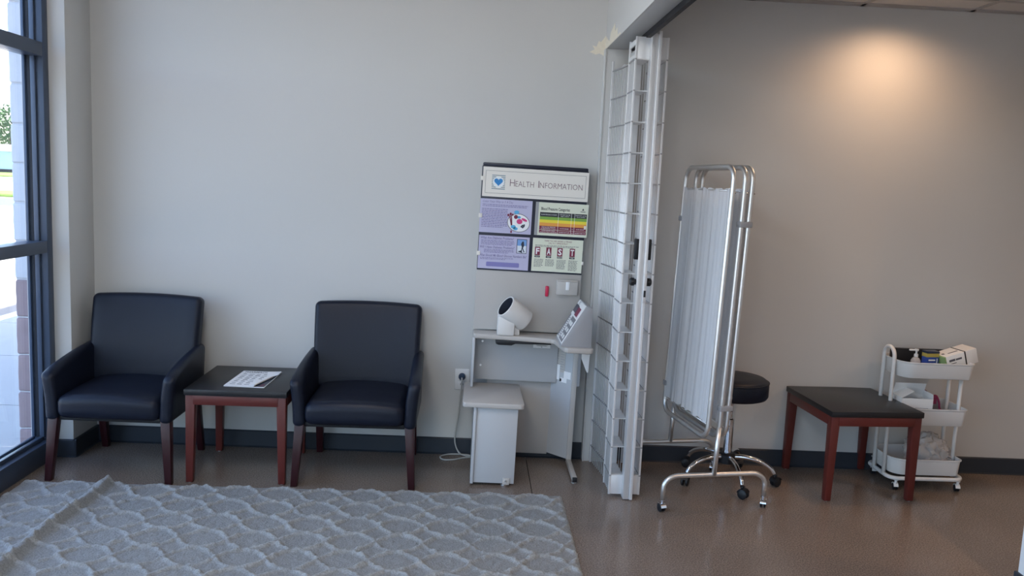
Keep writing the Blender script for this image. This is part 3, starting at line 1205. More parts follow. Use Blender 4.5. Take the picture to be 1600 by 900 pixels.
# small capitals: first letters larger
text_bm(bm, 'H', 0.056, PT(0.160, zb), width=0.026, bold=-0.0006)
text_bm(bm, 'EALTH', 0.044, PT(0.190, zb), width=0.100, bold=-0.0005)
text_bm(bm, 'I', 0.056, PT(0.309, zb), bold=-0.0006)
text_bm(bm, 'NFORMATION', 0.044, PT(0.322, zb), width=0.232, bold=-0.0005)
obj('lettering', bm, 't_title', sg)

# poster: color your way to 5 a day
p1 = poster('poster', 'lilac', 0.007, 0.289, 1.275, 1.457)
bm = BM()
text_bm(bm, 'Color Your Way to 5 A Day', 0.018, PT(0.020, 1.437), width=0.165, shear=0.25)
greek(bm, 0.020, 0.275, 1.428, 2, 0.008, 0.0035, 2)
greek(bm, 0.018, 0.160, 1.405, 12, 0.0088, 0.0038, 3)
obj('lettering', bm, 'p_text', p1)
bm = BM()
flat_poly(bm, ell(0.219, 1.335, 0.062, 0.050, 32, -0.15), 0.0001)
obj('palette_outline', bm, 'ink', p1)
bm = BM()
flat_poly(bm, ell(0.219, 1.335, 0.059, 0.047, 32, -0.15), 0.0003)
obj('palette', bm, 'paper', p1)
bm = BM()
for (a, b, c, e) in ((0.206, 1.392, 0.014, 0.010), (0.220, 1.366, 0.010, 0.007), (0.192, 1.313, 0.014, 0.010), (0.204, 1.303, 0.013, 0.009)):
    flat_poly(bm, ell(a, b, c, e, 12), 0.0006)
obj('blue_dabs', bm, 'cyan', p1)
bm = BM()
flat_poly(bm, ell(0.224, 1.343, 0.016, 0.014, 16), 0.0007)
flat_poly(bm, ell(0.250, 1.353, 0.017, 0.007, 12, -0.4), 0.0006)
obj('pink_dabs', bm, 'pink', p1)
bm = BM()
for (a, b, c, e) in ((0.203, 1.367, 0.011, 0.011), (0.162, 1.375, 0.006, 0.007), (0.174, 1.381, 0.006, 0.008), (0.185, 1.378, 0.005, 0.006)):
    flat_poly(bm, ell(a, b, c, e, 12), 0.0006)
for s in (0, 1, 2):
    flat_poly(bm, [(0.166 + s * 0.006, 1.372), (0.170 + s * 0.006, 1.372), (0.182 + s * 0.002, 1.320), (0.178 + s * 0.002, 1.320)], 0.0005)
flat(bm, 0.178, 0.186, 1.279, 1.292)
obj('brushes', bm, 'maroon', p1)
bm = BM()
for (a, b) in ((0.241, 1.322), (0.249, 1.318), (0.243, 1.312), (0.236, 1.316), (0.250, 1.325)):
    flat_poly(bm, ell(a, b, 0.005, 0.005, 8), 0.0006)
obj('berries', bm, 'photo_dark', p1)

# poster: diabetes problems
p2 = poster('poster', 'lilac', 0.010, 0.286, 1.078, 1.259)
bm = BM()
text_bm(bm, 'What Are Diabetes Problems?', 0.019, PT(0.020, 1.240), width=0.180, shear=0.25, bold=0.0003)
greek(bm, 0.022, 0.205, 1.234, 4, 0.0072, 0.0033, 5)
text_bm(bm, 'Will I Have Diabetes Problems?', 0.019, PT(0.017, 1.190), width=0.188, shear=0.25, bold=0.0003)
greek(bm, 0.040, 0.205, 1.184, 3, 0.0072, 0.0033, 6)
text_bm(bm, 'What Should My Blood Glucose Numbers Be?', 0.019, PT(0.016, 1.145), width=0.258, shear=0.25, bold=0.0003)
greek(bm, 0.022, 0.205, 1.139, 2, 0.0065, 0.003, 7)
obj('lettering', bm, 'p_text', p2)
bm = BM()
flat_poly(bm, [(0.056, 1.094), (0.060, 1.091), (0.232, 1.091), (0.236, 1.094), (0.236, 1.112), (0.232, 1.116), (0.060, 1.116), (0.056, 1.112)])
bar = obj('violet_bar', bm, 'p_bar', p2)
bm = BM()
flat(bm, 0.217, 0.272, 1.170, 1.248)
obj('photo_frame', bm, 'photo_dark', p2)
bm = BM()
flat(bm, 0.220, 0.269, 1.200, 1.245, 0.0003)
obj('photo_sky', bm, 'sky_print', p2)
bm = BM()
flat(bm, 0.220, 0.269, 1.173, 1.212, 0.0004)
obj('photo_snow', bm, 'snow_print', p2)
bm = BM()
flat_poly(bm, [(0.247, 1.236), (0.254, 1.236), (0.258, 1.215), (0.252, 1.200), (0.262, 1.178), (0.256, 1.176), (0.249, 1.196), (0.246, 1.176),
               (0.241, 1.177), (0.245, 1.205), (0.240, 1.222)], 0.0006)
flat_poly(bm, [(0.222, 1.180), (0.250, 1.173), (0.245, 1.188)], 0.0005)
obj('photo_walker', bm, 'photo_dark', p2)

# poster: blood pressure categories
p3 = poster('poster', 'sage', 0.308, 0.595, 1.276, 1.455)
bm = BM()
flat(bm, 0.3085, 0.324, 1.2765, 1.4545)
obj('side_band', bm, 'inkl', p3)
X0, X1 = 0.333, 0.589
ZT = 1.402
bm = BM()
flat(bm, X0, X1, 1.378, ZT)
obj('table_header', bm, 't_head', p3)
rows = (('table_row', 't_green', 1.362, 1.378), ('table_row', 't_yellow', 1.346, 1.362), ('table_row', 't_orange', 1.328, 1.346),
        ('table_row', 'maroon', 1.308, 1.328), ('table_row', 'maroon', 1.290, 1.3065))
for nm, mm, a, b in rows:
    bm = BM()
    flat(bm, X0, X1, a, b)
    obj(nm, bm, mm, p3)
bm = BM()
for x in (0.434, 0.505, 0.523):
    flat(bm, x - 0.0008, x + 0.0008, 1.290, ZT, 0.0003)
cells_l = [('BLOOD PRESSURE CATEGORY', 0.383, 1.387, 0.085), ('SYSTOLIC mm Hg', 0.469, 1.391, 0.056), ('(upper number)', 0.469, 1.383, 0.045),
           ('DIASTOLIC mm Hg', 0.556, 1.391, 0.056), ('(lower number)', 0.556, 1.383, 0.045)]
cells_w = [('HIGH BLOOD PRESSURE', 0.383, 1.3195, 0.075), ('(HYPERTENSION) STAGE 2', 0.383, 1.3115, 0.08), ('140 OR HIGHER', 0.469, 1.315, 0.048),
           ('or', 0.514, 1.315, 0.006), ('90 OR HIGHER', 0.556, 1.315, 0.044), ('HYPERTENSIVE CRISIS', 0.383, 1.300, 0.072),
           ('(consult your doctor immediately)', 0.383, 1.293, 0.09), ('HIGHER THAN 180', 0.469, 1.295, 0.056), ('and/or', 0.514, 1.295, 0.013),
           ('HIGHER THAN 120', 0.556, 1.295, 0.056)]
for s, x, zz, ww in cells_l + cells_w:
    text_bm(bm, s, 0.0075, PT(x, zz) @ Matrix.Translation((0, 0, 0.0004)), 'CENTER', width=ww)
obj('white_lettering', bm, 'paper', p3)
bm = BM()
text_bm(bm, 'Blood Pressure Categories', 0.023, PT(0.338, 1.413), width=0.156, bold=0.0004)
for s, x, zz, ww in [('NORMAL', 0.383, 1.367, 0.026), ('LESS THAN 120', 0.469, 1.367, 0.048), ('and', 0.514, 1.367, 0.009), ('LESS THAN 80', 0.556, 1.367, 0.045),
                     ('ELEVATED', 0.383, 1.351, 0.034), ('120 - 129', 0.469, 1.351, 0.03), ('and', 0.514, 1.351, 0.009), ('LESS THAN 80', 0.556, 1.351, 0.045),
                     ('HIGH BLOOD PRESSURE', 0.383, 1.3385, 0.072), ('(HYPERTENSION) STAGE 1', 0.383, 1.3305, 0.08), ('130 - 139', 0.469, 1.334, 0.03),
                     ('or', 0.514, 1.334, 0.006), ('80 - 89', 0.556, 1.334, 0.024)]:
    text_bm(bm, s, 0.0075, PT(x, zz), 'CENTER', width=ww)
flat_poly(bm, [(0.560, 1.422), (0.566, 1.434), (0.572, 1.422)])
flat(bm, 0.552, 0.580, 1.4135, 1.4165)
obj('lettering', bm, 't_head', p3)

# poster: FAST
p4 = poster('poster', 'sage', 0.304, 0.580, 1.079, 1.260)
bm = BM()
text_bm(bm, 'THINK YOU ARE HAVING A STROKE?', 0.013, PT(0.442, 1.243), 'CENTER', width=0.150)
text_bm(bm, 'CALL 9-1-1 IMMEDIATELY!', 0.013, PT(0.442, 1.231), 'CENTER', width=0.105)
for x in (0.332, 0.394, 0.455, 0.523):
    flat(bm, x - 0.0145, x + 0.0145, 1.166, 1.212)
obj('maroon_print', bm, 'maroon', p4)
bm = BM()
for x, s in ((0.332, 'F'), (0.394, 'A'), (0.455, 'S'), (0.523, 'T')):
    text_bm(bm, s, 0.046, PT(x, 1.1735) @ Matrix.Translation((0, 0, 0.0005)), 'CENTER', width=0.0195, bold=0.0012)
for x, s in ((0.332, 'FACE'), (0.394, 'ARM'), (0.455, 'SPEECH'), (0.523, 'TIME')):
    text_bm(bm, s, 0.008, PT(x, 1.1565) @ Matrix.Translation((0, 0, 0.0005)), 'CENTER')
obj('white_lettering', bm, 'paper', p4)
bm = BM()
for x in (0.332, 0.394, 0.455, 0.523):
    flat(bm, x - 0.0145, x + 0.0145, 1.1545, 1.1642)
obj('name_tabs', bm, 't_head', p4)
bm = BM()
greek(bm, 0.318, 0.565, 1.2235, 2, 0.0065, 0.0026, 9)
for x, n in ((0.316, 7), (0.378, 6), (0.440, 8), (0.505, 9)):
    greek(bm, x, x + 0.050, 1.146, n, 0.0066, 0.0026, int(x * 1000), 0.010)
obj('lettering', bm, 'ink', p4)
for zz in (1.565, 1.365, 1.160):
    bx('clip', 'cream', ki, 0.001, 0.020, YB - 0.0115, YB - 0.006, zz - 0.011, zz + 0.011, 0.001)
for zz in (1.33, 1.135):
    bx('clip', 'cream', ki, 0.577, 0.588, YB - 0.0115, YB - 0.006, zz - 0.009, zz + 0.009, 0.001)

# leaflet holder and red marker on the panel
lh = bx('leaflet_holder', 'kiosk', ki, 0.448, 0.566, YB - 0.030, YB, 0.957, 1.040, 0.006)
bx('holder_lip', 'kiosk_edge', lh, 0.450, 0.564, YB - 0.034, YB - 0.028, 1.030, 1.042, 0.002)
bx('paper_tongue', 'paper', lh, 0.498, 0.518, YB - 0.033, YB - 0.028, 0.985, 1.036, 0.003)
bm = BM()
box(bm, 0.389, 0.408, YB - 0.016, YB, 0.941, 1.000, 0.006)
obj('red_holder', bm, 'red', ki, 40)

# shelf
SZ = 0.735
shelf_poly = [(0.006, 4.530), (0.006, 4.410), (0.018, 4.396), (0.425, 4.350), (0.440, 4.335), (0.472, 4.135), (0.486, 4.118), (0.608, 4.118), (0.622, 4.132), (0.626, 4.530)]
bm = BM()
prism(bm, shelf_poly, SZ - 0.027, SZ, 'z', 0.006)
obj('shelf', bm, 'kiosk_edge', ki, 50)
bm = BM()
prism(bm, [(0.128, 0.708), (0.420, 0.708), (0.430, 0.698), (0.235, 0.694), (0.215, 0.684), (0.145, 0.684), (0.130, 0.690)], 4.37, 4.50, 'y', 0.002)
obj('under_tray', bm, 'black', ki, 40)
# lower uprights
bx('modesty_panel', 'kiosk_white', ki, 0.020, 0.485, 4.528, 4.540, 0.455, 0.71, 0.002)
bx('side_panel', 'kiosk_white', ki, 0.006, 0.020, 4.400, 4.540, 0.440, 0.71, 0.002)
bx('lower_back_panel', 'kiosk', ki, 0.10, 0.462, 4.560, 4.572, 0.030, 0.46, 0.002)
wl = bx('warning_label', 'paper', ki, 0.345, 0.440, 4.5262, 4.5285, 0.648, 0.682)
bm = BM()
for a, b, c, e in ((0.370, 0.412, 0.670, 0.674), (0.360, 0.425, 0.6635, 0.665), (0.365, 0.42, 0.659, 0.6605), (0.388, 0.396, 0.652, 0.655)):
    box(bm, a, b, 4.5258, 4.5264, c, e)
obj('print', bm, 'ink', wl)
for a, b in ((0.062, 0.67), (0.058, 0.535)):
    bm = BM()
    lathe(bm, [(0, -0.002), (0.005, -0.001), (0.006, 0.001)], 12, Matrix.Translation((a, 4.528, b)) @ Matrix.Rotation(PI / 2, 4, 'X'))
    obj('screw', bm, 'steel', ki)
# angled panel
A0, A1 = Vector((0.460, 4.562)), Vector((0.567, 4.457))
av = (A1 - A0)
an = Vector((-av.y, av.x)).normalized() * -0.012
bm = BM()
prism(bm, [tuple(A0), tuple(A1), tuple(A1 - an), tuple(A0 - an)], 0.040, 0.708, 'z')
ang = obj('angled_panel', bm, 'kiosk_white', ki)


def ang_pt(u, z_, lift):
    p = A0 + av * u + an.normalized() * lift
    return Vector((p.x, p.y, z_))


def ang_box(bm, u0, u1, z0, z1, lift=0.0012):
    pts = [A0 + av * u0, A0 + av * u1]
    nn = an.normalized()
    prism(bm, [tuple(pts[0] + nn * 0.0002), tuple(pts[1] + nn * 0.0002), tuple(pts[1] + nn * lift), tuple(pts[0] + nn * lift)], z0, z1, 'z')


bm = BM(); ang_box(bm, 0.12, 0.62, 0.52, 0.66)
obj('instruction_label', bm, 'kiosk', ang)
bm = BM()
for k in range(9):
    ang_box(bm, 0.17, 0.34 - 0.03 * (k % 3), 0.648 - k * 0.014, 0.6505 - k * 0.014, 0.0018)
    ang_box(bm, 0.40, 0.58 - 0.04 * (k % 2), 0.648 - k * 0.014, 0.6505 - k * 0.014, 0.0018)
obj('label_print', bm, 'inkl', ang)
bm = BM(); ang_box(bm, 0.02, 0.40, 0.475, 0.56, 0.0022)
obj('sticker', bm, 'paper', ang)
bm = BM(); ang_box(bm, 0.60, 0.92, 0.49, 0.53, 0.0022); ang_box(bm, 0.45, 0.75, 0.465, 0.49, 0.0022)
obj('sticker', bm, 'paper', ang)
bm = BM(); ang_box(bm, 0.42, 0.50, 0.468, 0.484, 0.003); ang_box(bm, 0.72, 0.84, 0.672, 0.692, 0.003)
obj('black_mark', bm, 'black', ang)
# right leg, foot bar, bracket
bx('leg_post', 'kiosk', ki, 0.563, 0.590, 4.440, 4.470, 0.02, 0.708, 0.002)
fbm = bx('foot_bar', 'kiosk_edge', ki, 0.564, 0.589, 4.160, 4.470, 0.018, 0.044, 0.002)
bx('end_cap', 'black', fbm, 0.5645, 0.5885, 4.150, 4.161, 0.0185, 0.0435, 0.002)
bm = BM()
lathe(bm, [(0.014, 0), (0.014, 0.006), (0.005, 0.008), (0.005, 0.02)], 16, Matrix.Translation((0.5765, 4.185, 0)))
obj('levelling_foot', bm, 'steel', ki, 30)
bm = BM()
prism(bm, [(0.578, 0.708), (0.622, 0.708), (0.620, 0.585), (0.612, 0.585), (0.580, 0.655)], 4.245, 4.257, 'y', 0.001)
obj('bracket', bm, 'white_plastic', ki)
bm = BM()
prism(bm, [(0.590, 0.708), (0.606, 0.708), (0.606, 0.46), (0.590, 0.46)], 4.44, 4.53, 'y', 0.001)
obj('rear_bracket', bm, 'grey_plastic', ki)
# bench
bm = BM()
prism(bm, [(-0.027, 4.520), (-0.030, 4.105), (-0.026, 4.092), (-0.014, 4.084), (0.268, 4.084), (0.282, 4.092), (0.286, 4.105), (0.280, 4.520)], 0.411, 0.437, 'z', 0.005)
obj('bench_seat', bm, 'kiosk', ki, 50)
bx('bench_front', 'kiosk_white', ki, 0.045, 0.256, 4.108, 4.122, 0.012, 0.412, 0.002)
bx('bench_side', 'kiosk_white', ki, 0.030, 0.045, 4.098, 4.52, 0.008, 0.412, 0.002)
bx('bench_side', 'kiosk_white', ki, 0.242, 0.254, 4.122, 4.52, 0.012, 0.412, 0.002)
br = bx('foot_bracket', 'kiosk', ki, 0.196, 0.232, 4.101, 4.108, 0.008, 0.042, 0.001)
bm = BM()
lathe(bm, [(0, 0.004), (0.006, 0.003), (0.007, 0)], 12, Matrix.Translation((0.213, 4.1005, 0.030)) @ Matrix.Rotation(PI / 2, 4, 'X'))
obj('screw', bm, 'steel', br)
bm = BM()
lathe(bm, [(0.016, 0), (0.016, 0.005), (0.005, 0.007), (0.005, 0.014)], 16, Matrix.Translation((0.205, 4.120, 0.0)))
obj('levelling_foot', bm, 'steel', ki, 30)

# console with sloping control face
cp = [(0.452, SZ), (0.455, SZ + 0.006), (0.573, 0.952), (0.606, 0.938), (0.612, SZ)]
bm = BM()
prism(bm, cp, 4.150, 4.405, 'y', 0.003)
con = obj('console', bm, 'grey_plastic', ki, 40)
fu = (Vector((0.573, 0, 0.952)) - Vector((0.455, 0, 0.741)))
fl = fu.length
fu.normalize()
fn_ = Vector((-fu.z, 0, fu.x))


def face_box(name, m, u0, u1, v0, v1, h, parent, bev=0.001):
    """u along the slope, v from rear to front"""
    base = Vector((0.455, 4.405, 0.741))
    Mx = Matrix(((fu.x, 0, fn_.x, base.x), (0, -1, 0, base.y), (fu.z, 0, fn_.z, base.z), (0, 0, 0, 1)))
    bm = BM()
    box(bm, u0 * fl, u1 * fl, v0 * 0.255, v1 * 0.255, -0.001, h, bev, 1, Mx)
    bmesh.ops.recalc_face_normals(bm, faces=bm.faces[:])
    return obj(name, bm, m, parent)


fp = face_box('control_face', 'white_plastic', 0.03, 0.985, 0.03, 0.97, 0.003, con)
face_box('keypad', 'keypad', 0.06, 0.62, 0.40, 0.93, 0.0045, fp)
face_box('keypad', 'keypad', 0.06, 0.62, 0.06, 0.16, 0.0045, fp)
face_box('display_window', 'photo_dark', 0.70, 0.88, 0.08, 0.46, 0.0055, fp)
face_box('red_display_window', 'maroon', 0.66, 0.86, 0.47, 0.80, 0.0055, fp)
for i in range(3):
    for j in range(2):
        face_box('button', 'white_plastic', 0.12 + i * 0.16, 0.21 + i * 0.16, 0.48 + j * 0.22, 0.64 + j * 0.22, 0.0065 if i == 2 else 0.0052, fp)
bm = BM()
base = Vector((0.455, 4.405, 0.741))
Mx = Matrix(((fu.x, 0, fn_.x, base.x), (0, -1, 0, base.y), (fu.z, 0, fn_.z, base.z), (0, 0, 0, 1)))
for k in range(10):
    box(bm, (0.08 + k * 0.05) * fl, (0.10 + k * 0.05) * fl, 0.055, 0.055 + random.uniform(0.02, 0.035), 0.003, 0.0036, mtx=Mx)
for k in range(5):
    box(bm, (0.88 + k * 0.02) * fl, (0.886 + k * 0.02) * fl, 0.05, 0.05 + random.uniform(0.02, 0.05), 0.003, 0.0036, mtx=Mx)
bmesh.ops.recalc_face_normals(bm, faces=bm.faces[:])
obj('print', bm, 'ink', fp)

# arm cuff
cb = bx('cuff_stand', 'cuff_white', ki, 0.134, 0.226, 4.372, 4.470, SZ, 0.840, 0.008)
ca = Vector((-0.765, -0.30, 0.57)).normalized()
cc = Vector((0.226, 4.415, 0.852))
qm = Matrix.Translation(cc) @ ca.to_track_quat('Z', 'Y').to_matrix().to_4x4()
bm = BM()
lathe(bm, [(0.052, -0.075), (0.060, -0.072), (0.064, -0.062), (0.064, 0.066), (0.062, 0.071), (0.058, 0.073), (0.055, 0.071), (0.053, 0.06), (0.053, -0.055), (0.0, -0.055)], 40, qm, cap=True)
cf = obj('arm_cuff', bm, 'cuff_white', ki, 35)
bm = BM()
lathe(bm, [(0.0545, 0.0715), (0.051, 0.066), (0.050, -0.052), (0, -0.053)], 40, qm, cap=False)
obj('cuff_lining', bm, 'cuff_in', cf, 35)
bm = BM()
box(bm, 0.055, 0.0652, -0.002, 0.002, -0.055, 0.055, 0.001, 2, qm @ Matrix.Rotation(rad(60), 4, 'Z'))
obj('cuff_seam', bm, 'kiosk_edge', cf)
bx('cuff_pivot', 'cuff_white', ki, 0.200, 0.255, 4.40, 4.46, SZ, 0.800, 0.006)

# outlet and its plug
wy = wall_y(-0.03)
ol = thing('wall_outlet', 'white wall outlet plate with a navy plug beside the kiosk', 'outlet', (-0.032, wy, 0.437))
bx('cover_plate', 'white_plastic', ol, -0.074, 0.008, wy - 0.006, wy + 0.001, 0.378, 0.496, 0.003)
bm = BM()
box(bm, -0.058, -0.010, wy - 0.008, wy - 0.005, 0.388, 0.424, 0.004)
so_ = obj('socket', bm, 'white_plastic', ol, 40)
for dx in (-0.041, -0.027):
    bx('slot', 'black', so_, dx - 0.001, dx + 0.001, wy - 0.0085, wy - 0.0075, 0.404, 0.414)
pc = thing('power_cord', 'grey power cord with navy plug looping on the floor by the kiosk', 'cord', (-0.04, wy - 0.03, 0))
bm = BM()
lathe(bm, [(0.0, 0.042), (0.008, 0.041), (0.014, 0.034), (0.020, 0.018), (0.020, 0.004), (0.016, 0.0)], 20,
      Matrix.Translation((-0.034, wy - 0.0065, 0.455)) @ Matrix.Rotation(PI / 2, 4, 'X'))
obj('plug', bm, 'plug', pc, 40)


def smooth_path(pts, n=8):
    P = [Vector(p) for p in pts]
    out = []
    for i in range(len(P) - 1):
        p0, p1, p2, p3 = P[max(i - 1, 0)], P[i], P[i + 1], P[min(i + 2, len(P) - 1)]
        for k in range(n):
            t = k / n
            out.append(0.5 * (2 * p1 + (p2 - p0) * t + (2 * p0 - 5 * p1 + 4 * p2 - p3) * t * t + (3 * p1 - p0 - 3 * p2 + p3) * t ** 3))
    out.append(P[-1])
    return out


cp_ = [(-0.034, wy - 0.048, 0.455), (-0.034, wy - 0.062, 0.437), (-0.036, wy - 0.050, 0.38), (-0.045, wy - 0.034, 0.25), (-0.060, wy - 0.032, 0.13),
       (-0.058, wy - 0.034, 0.07), (-0.035, wy - 0.045, 0.022), (0.0, wy - 0.05, 0.006), (0.03, wy - 0.05, 0.006), (-0.002, wy - 0.03, 0.0055), (-0.09, wy - 0.030, 0.005), (-0.138, wy - 0.075, 0.005),
       (-0.118, wy - 0.125, 0.005), (-0.06, wy - 0.118, 0.005), (-0.01, wy - 0.085, 0.005), (0.06, wy - 0.06, 0.005)]
bm = BM()
tube(bm, smooth_path(cp_), 0.0043, 8)
obj('cable', bm, 'cord', pc, 0)

# ------------------------------------------------------------------ folding grille gate
ga = thing('folding_gate', 'silver folding security grille stacked open in the doorway', 'gate', (0.82, 4.25, 0))
GX0, GX1, GC0, GC1 = 0.732, 0.882, 0.797, 0.843
LEV = [0.115 + 0.1478 * k for k in range(14)] + [2.158]
LEV = [0.115 + (2.158 - 0.115) * k / 14 for k in range(15)]
GZ0, GZ1 = 0.016, 2.262
# lead post
bm = BM()
box(bm, GC0, GC1 - 0.016, 3.960, 4.020, 0.004, 2.272, 0.002)
obj('lead_post', bm, 'gate_post', ga, 40)
bm = BM()
box(bm, GC1 - 0.015, GC1, 3.952, 4.020, 0.004, 2.284, 0.002)
obj('lead_post', bm, 'alu', ga, 40)
# front end boxes top and bottom
for z0, z1 in ((GZ0, 0.113), (2.160, GZ1)):
    bm = BM()
    box(bm, GX0 + 0.004, GC0, 4.000, 4.030, z0, z1, 0.001)
    box(bm, GC1, GX1 - 0.004, 4.000, 4.030, z0, z1, 0.001)
    obj('end_plate', bm, 'alu', ga, 40)
# folded stacks: two grille wings on each side
for side, xs in ((-1, (GX0, GC0)), (1, (GX1, GC1))):
    xo, xi = xs
    # front wing stands square, the rear wing splays outwards a little
    splay = -0.030 if side < 0 else 0.0
    for (ya, yb, xa, xb, n) in ((4.000, 4.160, xo, xo, 7), (4.205, 4.480, xo + 0.008 * (side < 0), xo + splay, 10)):
        yawm = math.atan2(xb - xa, yb - ya)
        L_ = math.hypot(xb - xa, yb - ya)
        Wm = Matrix.Translation((xa, ya, 0)) @ Matrix.Rotation(-yawm, 4, 'Z')
        top_ = GZ1 if ya < 4.1 else GZ1 - 0.05
        for y in (0, L_):
            bx('stile', 'alu', ga, -0.005, 0.005, y - 0.005, y + 0.005, GZ0, top_, 0.001, Wm)
        bm = BM()
        for k in range(1, n):
            y = L_ * k / n
            tube(bm, [Wm @ Vector((0, y, GZ0 + 0.01)), Wm @ Vector((0, y, top_ - 0.06))], 0.0027, 8)
        o = obj('rods', bm, 'alu', ga, 0)
        o['kind'] = 'stuff'
        for z in LEV:
            bx('rail', 'gate_rail', ga, -0.0045, 0.0045, -0.006, L_ + 0.006, z - 0.003, z + 0.003, 0, Wm)
    # slatted shelves between the wing and the post
    for z in LEV:
        bm = BM()
        for k in range(11):
            y = 4.004 + k * 0.0155
            box(bm, min(xo, xi), max(xo, xi), y, y + 0.0095, z - 0.0025, z + 0.0025)
        obj('cross_slats', bm, 'gate_post', ga)
    # inner fins: the folded panels standing behind one another
    for y in (4.19, 4.24, 4.30, 4.36, 4.42):
        bx('fin', 'alu', ga, min(xo - side * 0.042, xi), max(xo - side * 0.042, xi), y, y + 0.003, GZ0 + 0.02, GZ1 - 0.04)
# head plates at the top left, with slots
for ya, yb in ((4.012, 4.155),):
    for z0, z1 in ((2.225, 2.250), (2.165, 2.180)):
        bx('slotted_plate', 'alu', ga, GX0 - 0.004, GX0 + 0.002, ya, yb, z0, z1)
# lock
lk = bx('lock_plate', 'gate_post', ga, GC1 - 0.014, GC1 + 0.002, 3.9495, 3.953, 1.000, 1.145, 0.001)
for x0, x1 in ((GC0 - 0.020, GC0 + 0.002), (GC1 - 0.002, GC1 + 0.016)):
    bx('pull_handle', 'black', ga, x0, x1, 3.962, 3.985, 1.210, 1.310, 0.003)
for s, x in ((-1, GC0), (1, GC1)):
    bm = BM()
    lathe(bm, [(0.014, 0), (0.014, 0.006), (0.020, 0.010), (0.020, 0.024), (0.014, 0.030), (0, 0.031)], 20,
          Matrix.Translation((x, 3.985, 1.100)) @ Matrix.Rotation(s * PI / 2, 4, 'Y'))
    kb = obj('lock_knob', bm, 'black', ga, 40)
bx('bolt', 'black', lk, GC1 - 0.011, GC1 - 0.001, 3.9485, 3.950, 1.030, 1.062)
for z in (1.013, 1.132, 1.085):
    bm = BM()
    lathe(bm, [(0, 0.002), (0.003, 0.001), (0.0035, 0)], 10, Matrix.Translation((GC1 - 0.006, 3.9495, z)) @ Matrix.Rotation(PI / 2, 4, 'X'))
    obj('screw', bm, 'steel', lk)
bx('wheel_bracket', 'darkgap', ga, 0.786, 0.800, 4.02, 4.10, 2.245, 2.262)

# ------------------------------------------------------------------ privacy screen
ps = thing('privacy_screen', 'folded three-panel privacy screen with white curtains on wheeled feet', 'screen', (1.20, 4.1, 0))
SH = 0.026


def sx(x, y, z):
    return Vector((x + SH * (z - 0.2), y, z))


FR = (((1.160, 3.84), (1.068, 4.36)), ((1.222, 3.86), (1.128, 4.38)), ((1.260, 3.872), (1.165, 4.392)))
for i, (a, b) in enumerate(FR):
    zt, zb_ = 1.672, 0.365
    P = [sx(a[0], a[1], zb_), sx(a[0], a[1], zt), sx(b[0], b[1], zt), sx(b[0], b[1], zb_)]
    bm = BM()
    tube(bm, rounded_path(P, 0.065, True, 7), 0.0122, 12, closed=True)
    fr_ = obj('panel_frame', bm, 'steel', ps, 0)
    for zz in (1.555, 0.425):
        for q in (a, b):
            bm = BM()
            dv = Vector((b[0] - a[0], b[1] - a[1], 0)).normalized()
            lathe(bm, [(0.0, 0.018), (0.005, 0.017), (0.005, 0.010)], 10,
                  Matrix.Translation(sx(q[0], q[1], zz)) @ Matrix.Rotation(PI / 2 + (0.2 if True else 0), 4, 'Y'))
            obj('rod_knob', bm, 'chrome', fr_, 40)
    for zz in (1.560, 0.435):
        bm = BM()
        tube(bm, [sx(a[0], a[1], zz), sx(b[0], b[1], zz)], 0.0035, 8)
        obj('curtain_rod', bm, 'steel', fr_, 0)
    # sleeve joints
    for q, zz in ((a, 1.42), (b, 1.42), (a, 0.56), (b, 0.56)):
        bm = BM()
        tube(bm, [sx(q[0], q[1], zz), sx(q[0], q[1], zz + 0.012)], 0.0138, 12)
        obj('sleeve', bm, 'steel', fr_, 40)
    # curtain with soft vertical pleats
    bm = BM()
    nu, nv = 90, 24
    dirv = Vector((b[0] - a[0], b[1] - a[1], 0))
    nrm = Vector((-dirv.y, dirv.x, 0)).normalized()
    gr = {}
    rn = random.Random(20 + i)
    ph = [rn.uniform(0, 6.28) for _ in range(4)]
    for iu in range(nu + 1):
        for iv in range(nv + 1):
            u = 0.024 + 0.952 * iu / nu
            v = iv / nv
            p = Vector((a[0], a[1], 0)) + dirv * u
            am = 0.0075 * (0.85 + 0.15 * math.cos(2 * PI * v))
            off = am * (0.9 * math.sin(u * 2 * PI * 4.3 + ph[0] + 0.9 * math.sin(v * 2.2)) + 0.6 * math.sin(u * 2 * PI * 7.7 + ph[1] + 0.9 * v)
                        + 0.28 * math.sin(u * 2 * PI * 15 + ph[2] + math.sin(3 * v)) + 0.12 * math.sin(u * 2 * PI * 31 + ph[3]))
            p = p + nrm * off
            z_ = 0.440 + (1.568 - 0.440) * v + 0.004 * math.sin(u * 60) * (1 if iv in (0, nv) else 0)
            gr[iu, iv] = bm.verts.new(sx(p.x, p.y, z_))
    for iu in range(nu):
        for iv in range(nv):
            bm.faces.new((gr[iu, iv], gr[iu + 1, iv], gr[iu + 1, iv + 1], gr[iu, iv + 1]))
    obj('curtain', bm, 'curtain', ps, 0)


def clamp(p, q, z_):
    bm = BM()
    c0, c1 = sx(p[0], p[1], z_), sx(q[0], q[1], z_)
    mid = (c0 + c1) / 2
    dd = (c1 - c0)
    a_ = math.atan2(dd.y, dd.x)
    L_ = dd.length / 2 + 0.016
    box(bm, -L_, L_, -0.016, 0.016, -0.014, 0.014, 0.005, 2, Matrix.Translation(mid) @ Matrix.Rotation(a_, 4, 'Z'))
    return obj('hinge', bm, 'grey_plastic', ps, 40)


clamp(FR[1][0], FR[2][0], 1.405)
clamp(FR[1][0], FR[2][0], 0.515)
clamp(FR[0][1], FR[1][1], 1.405)
clamp(FR[0][1], FR[1][1], 0.515)


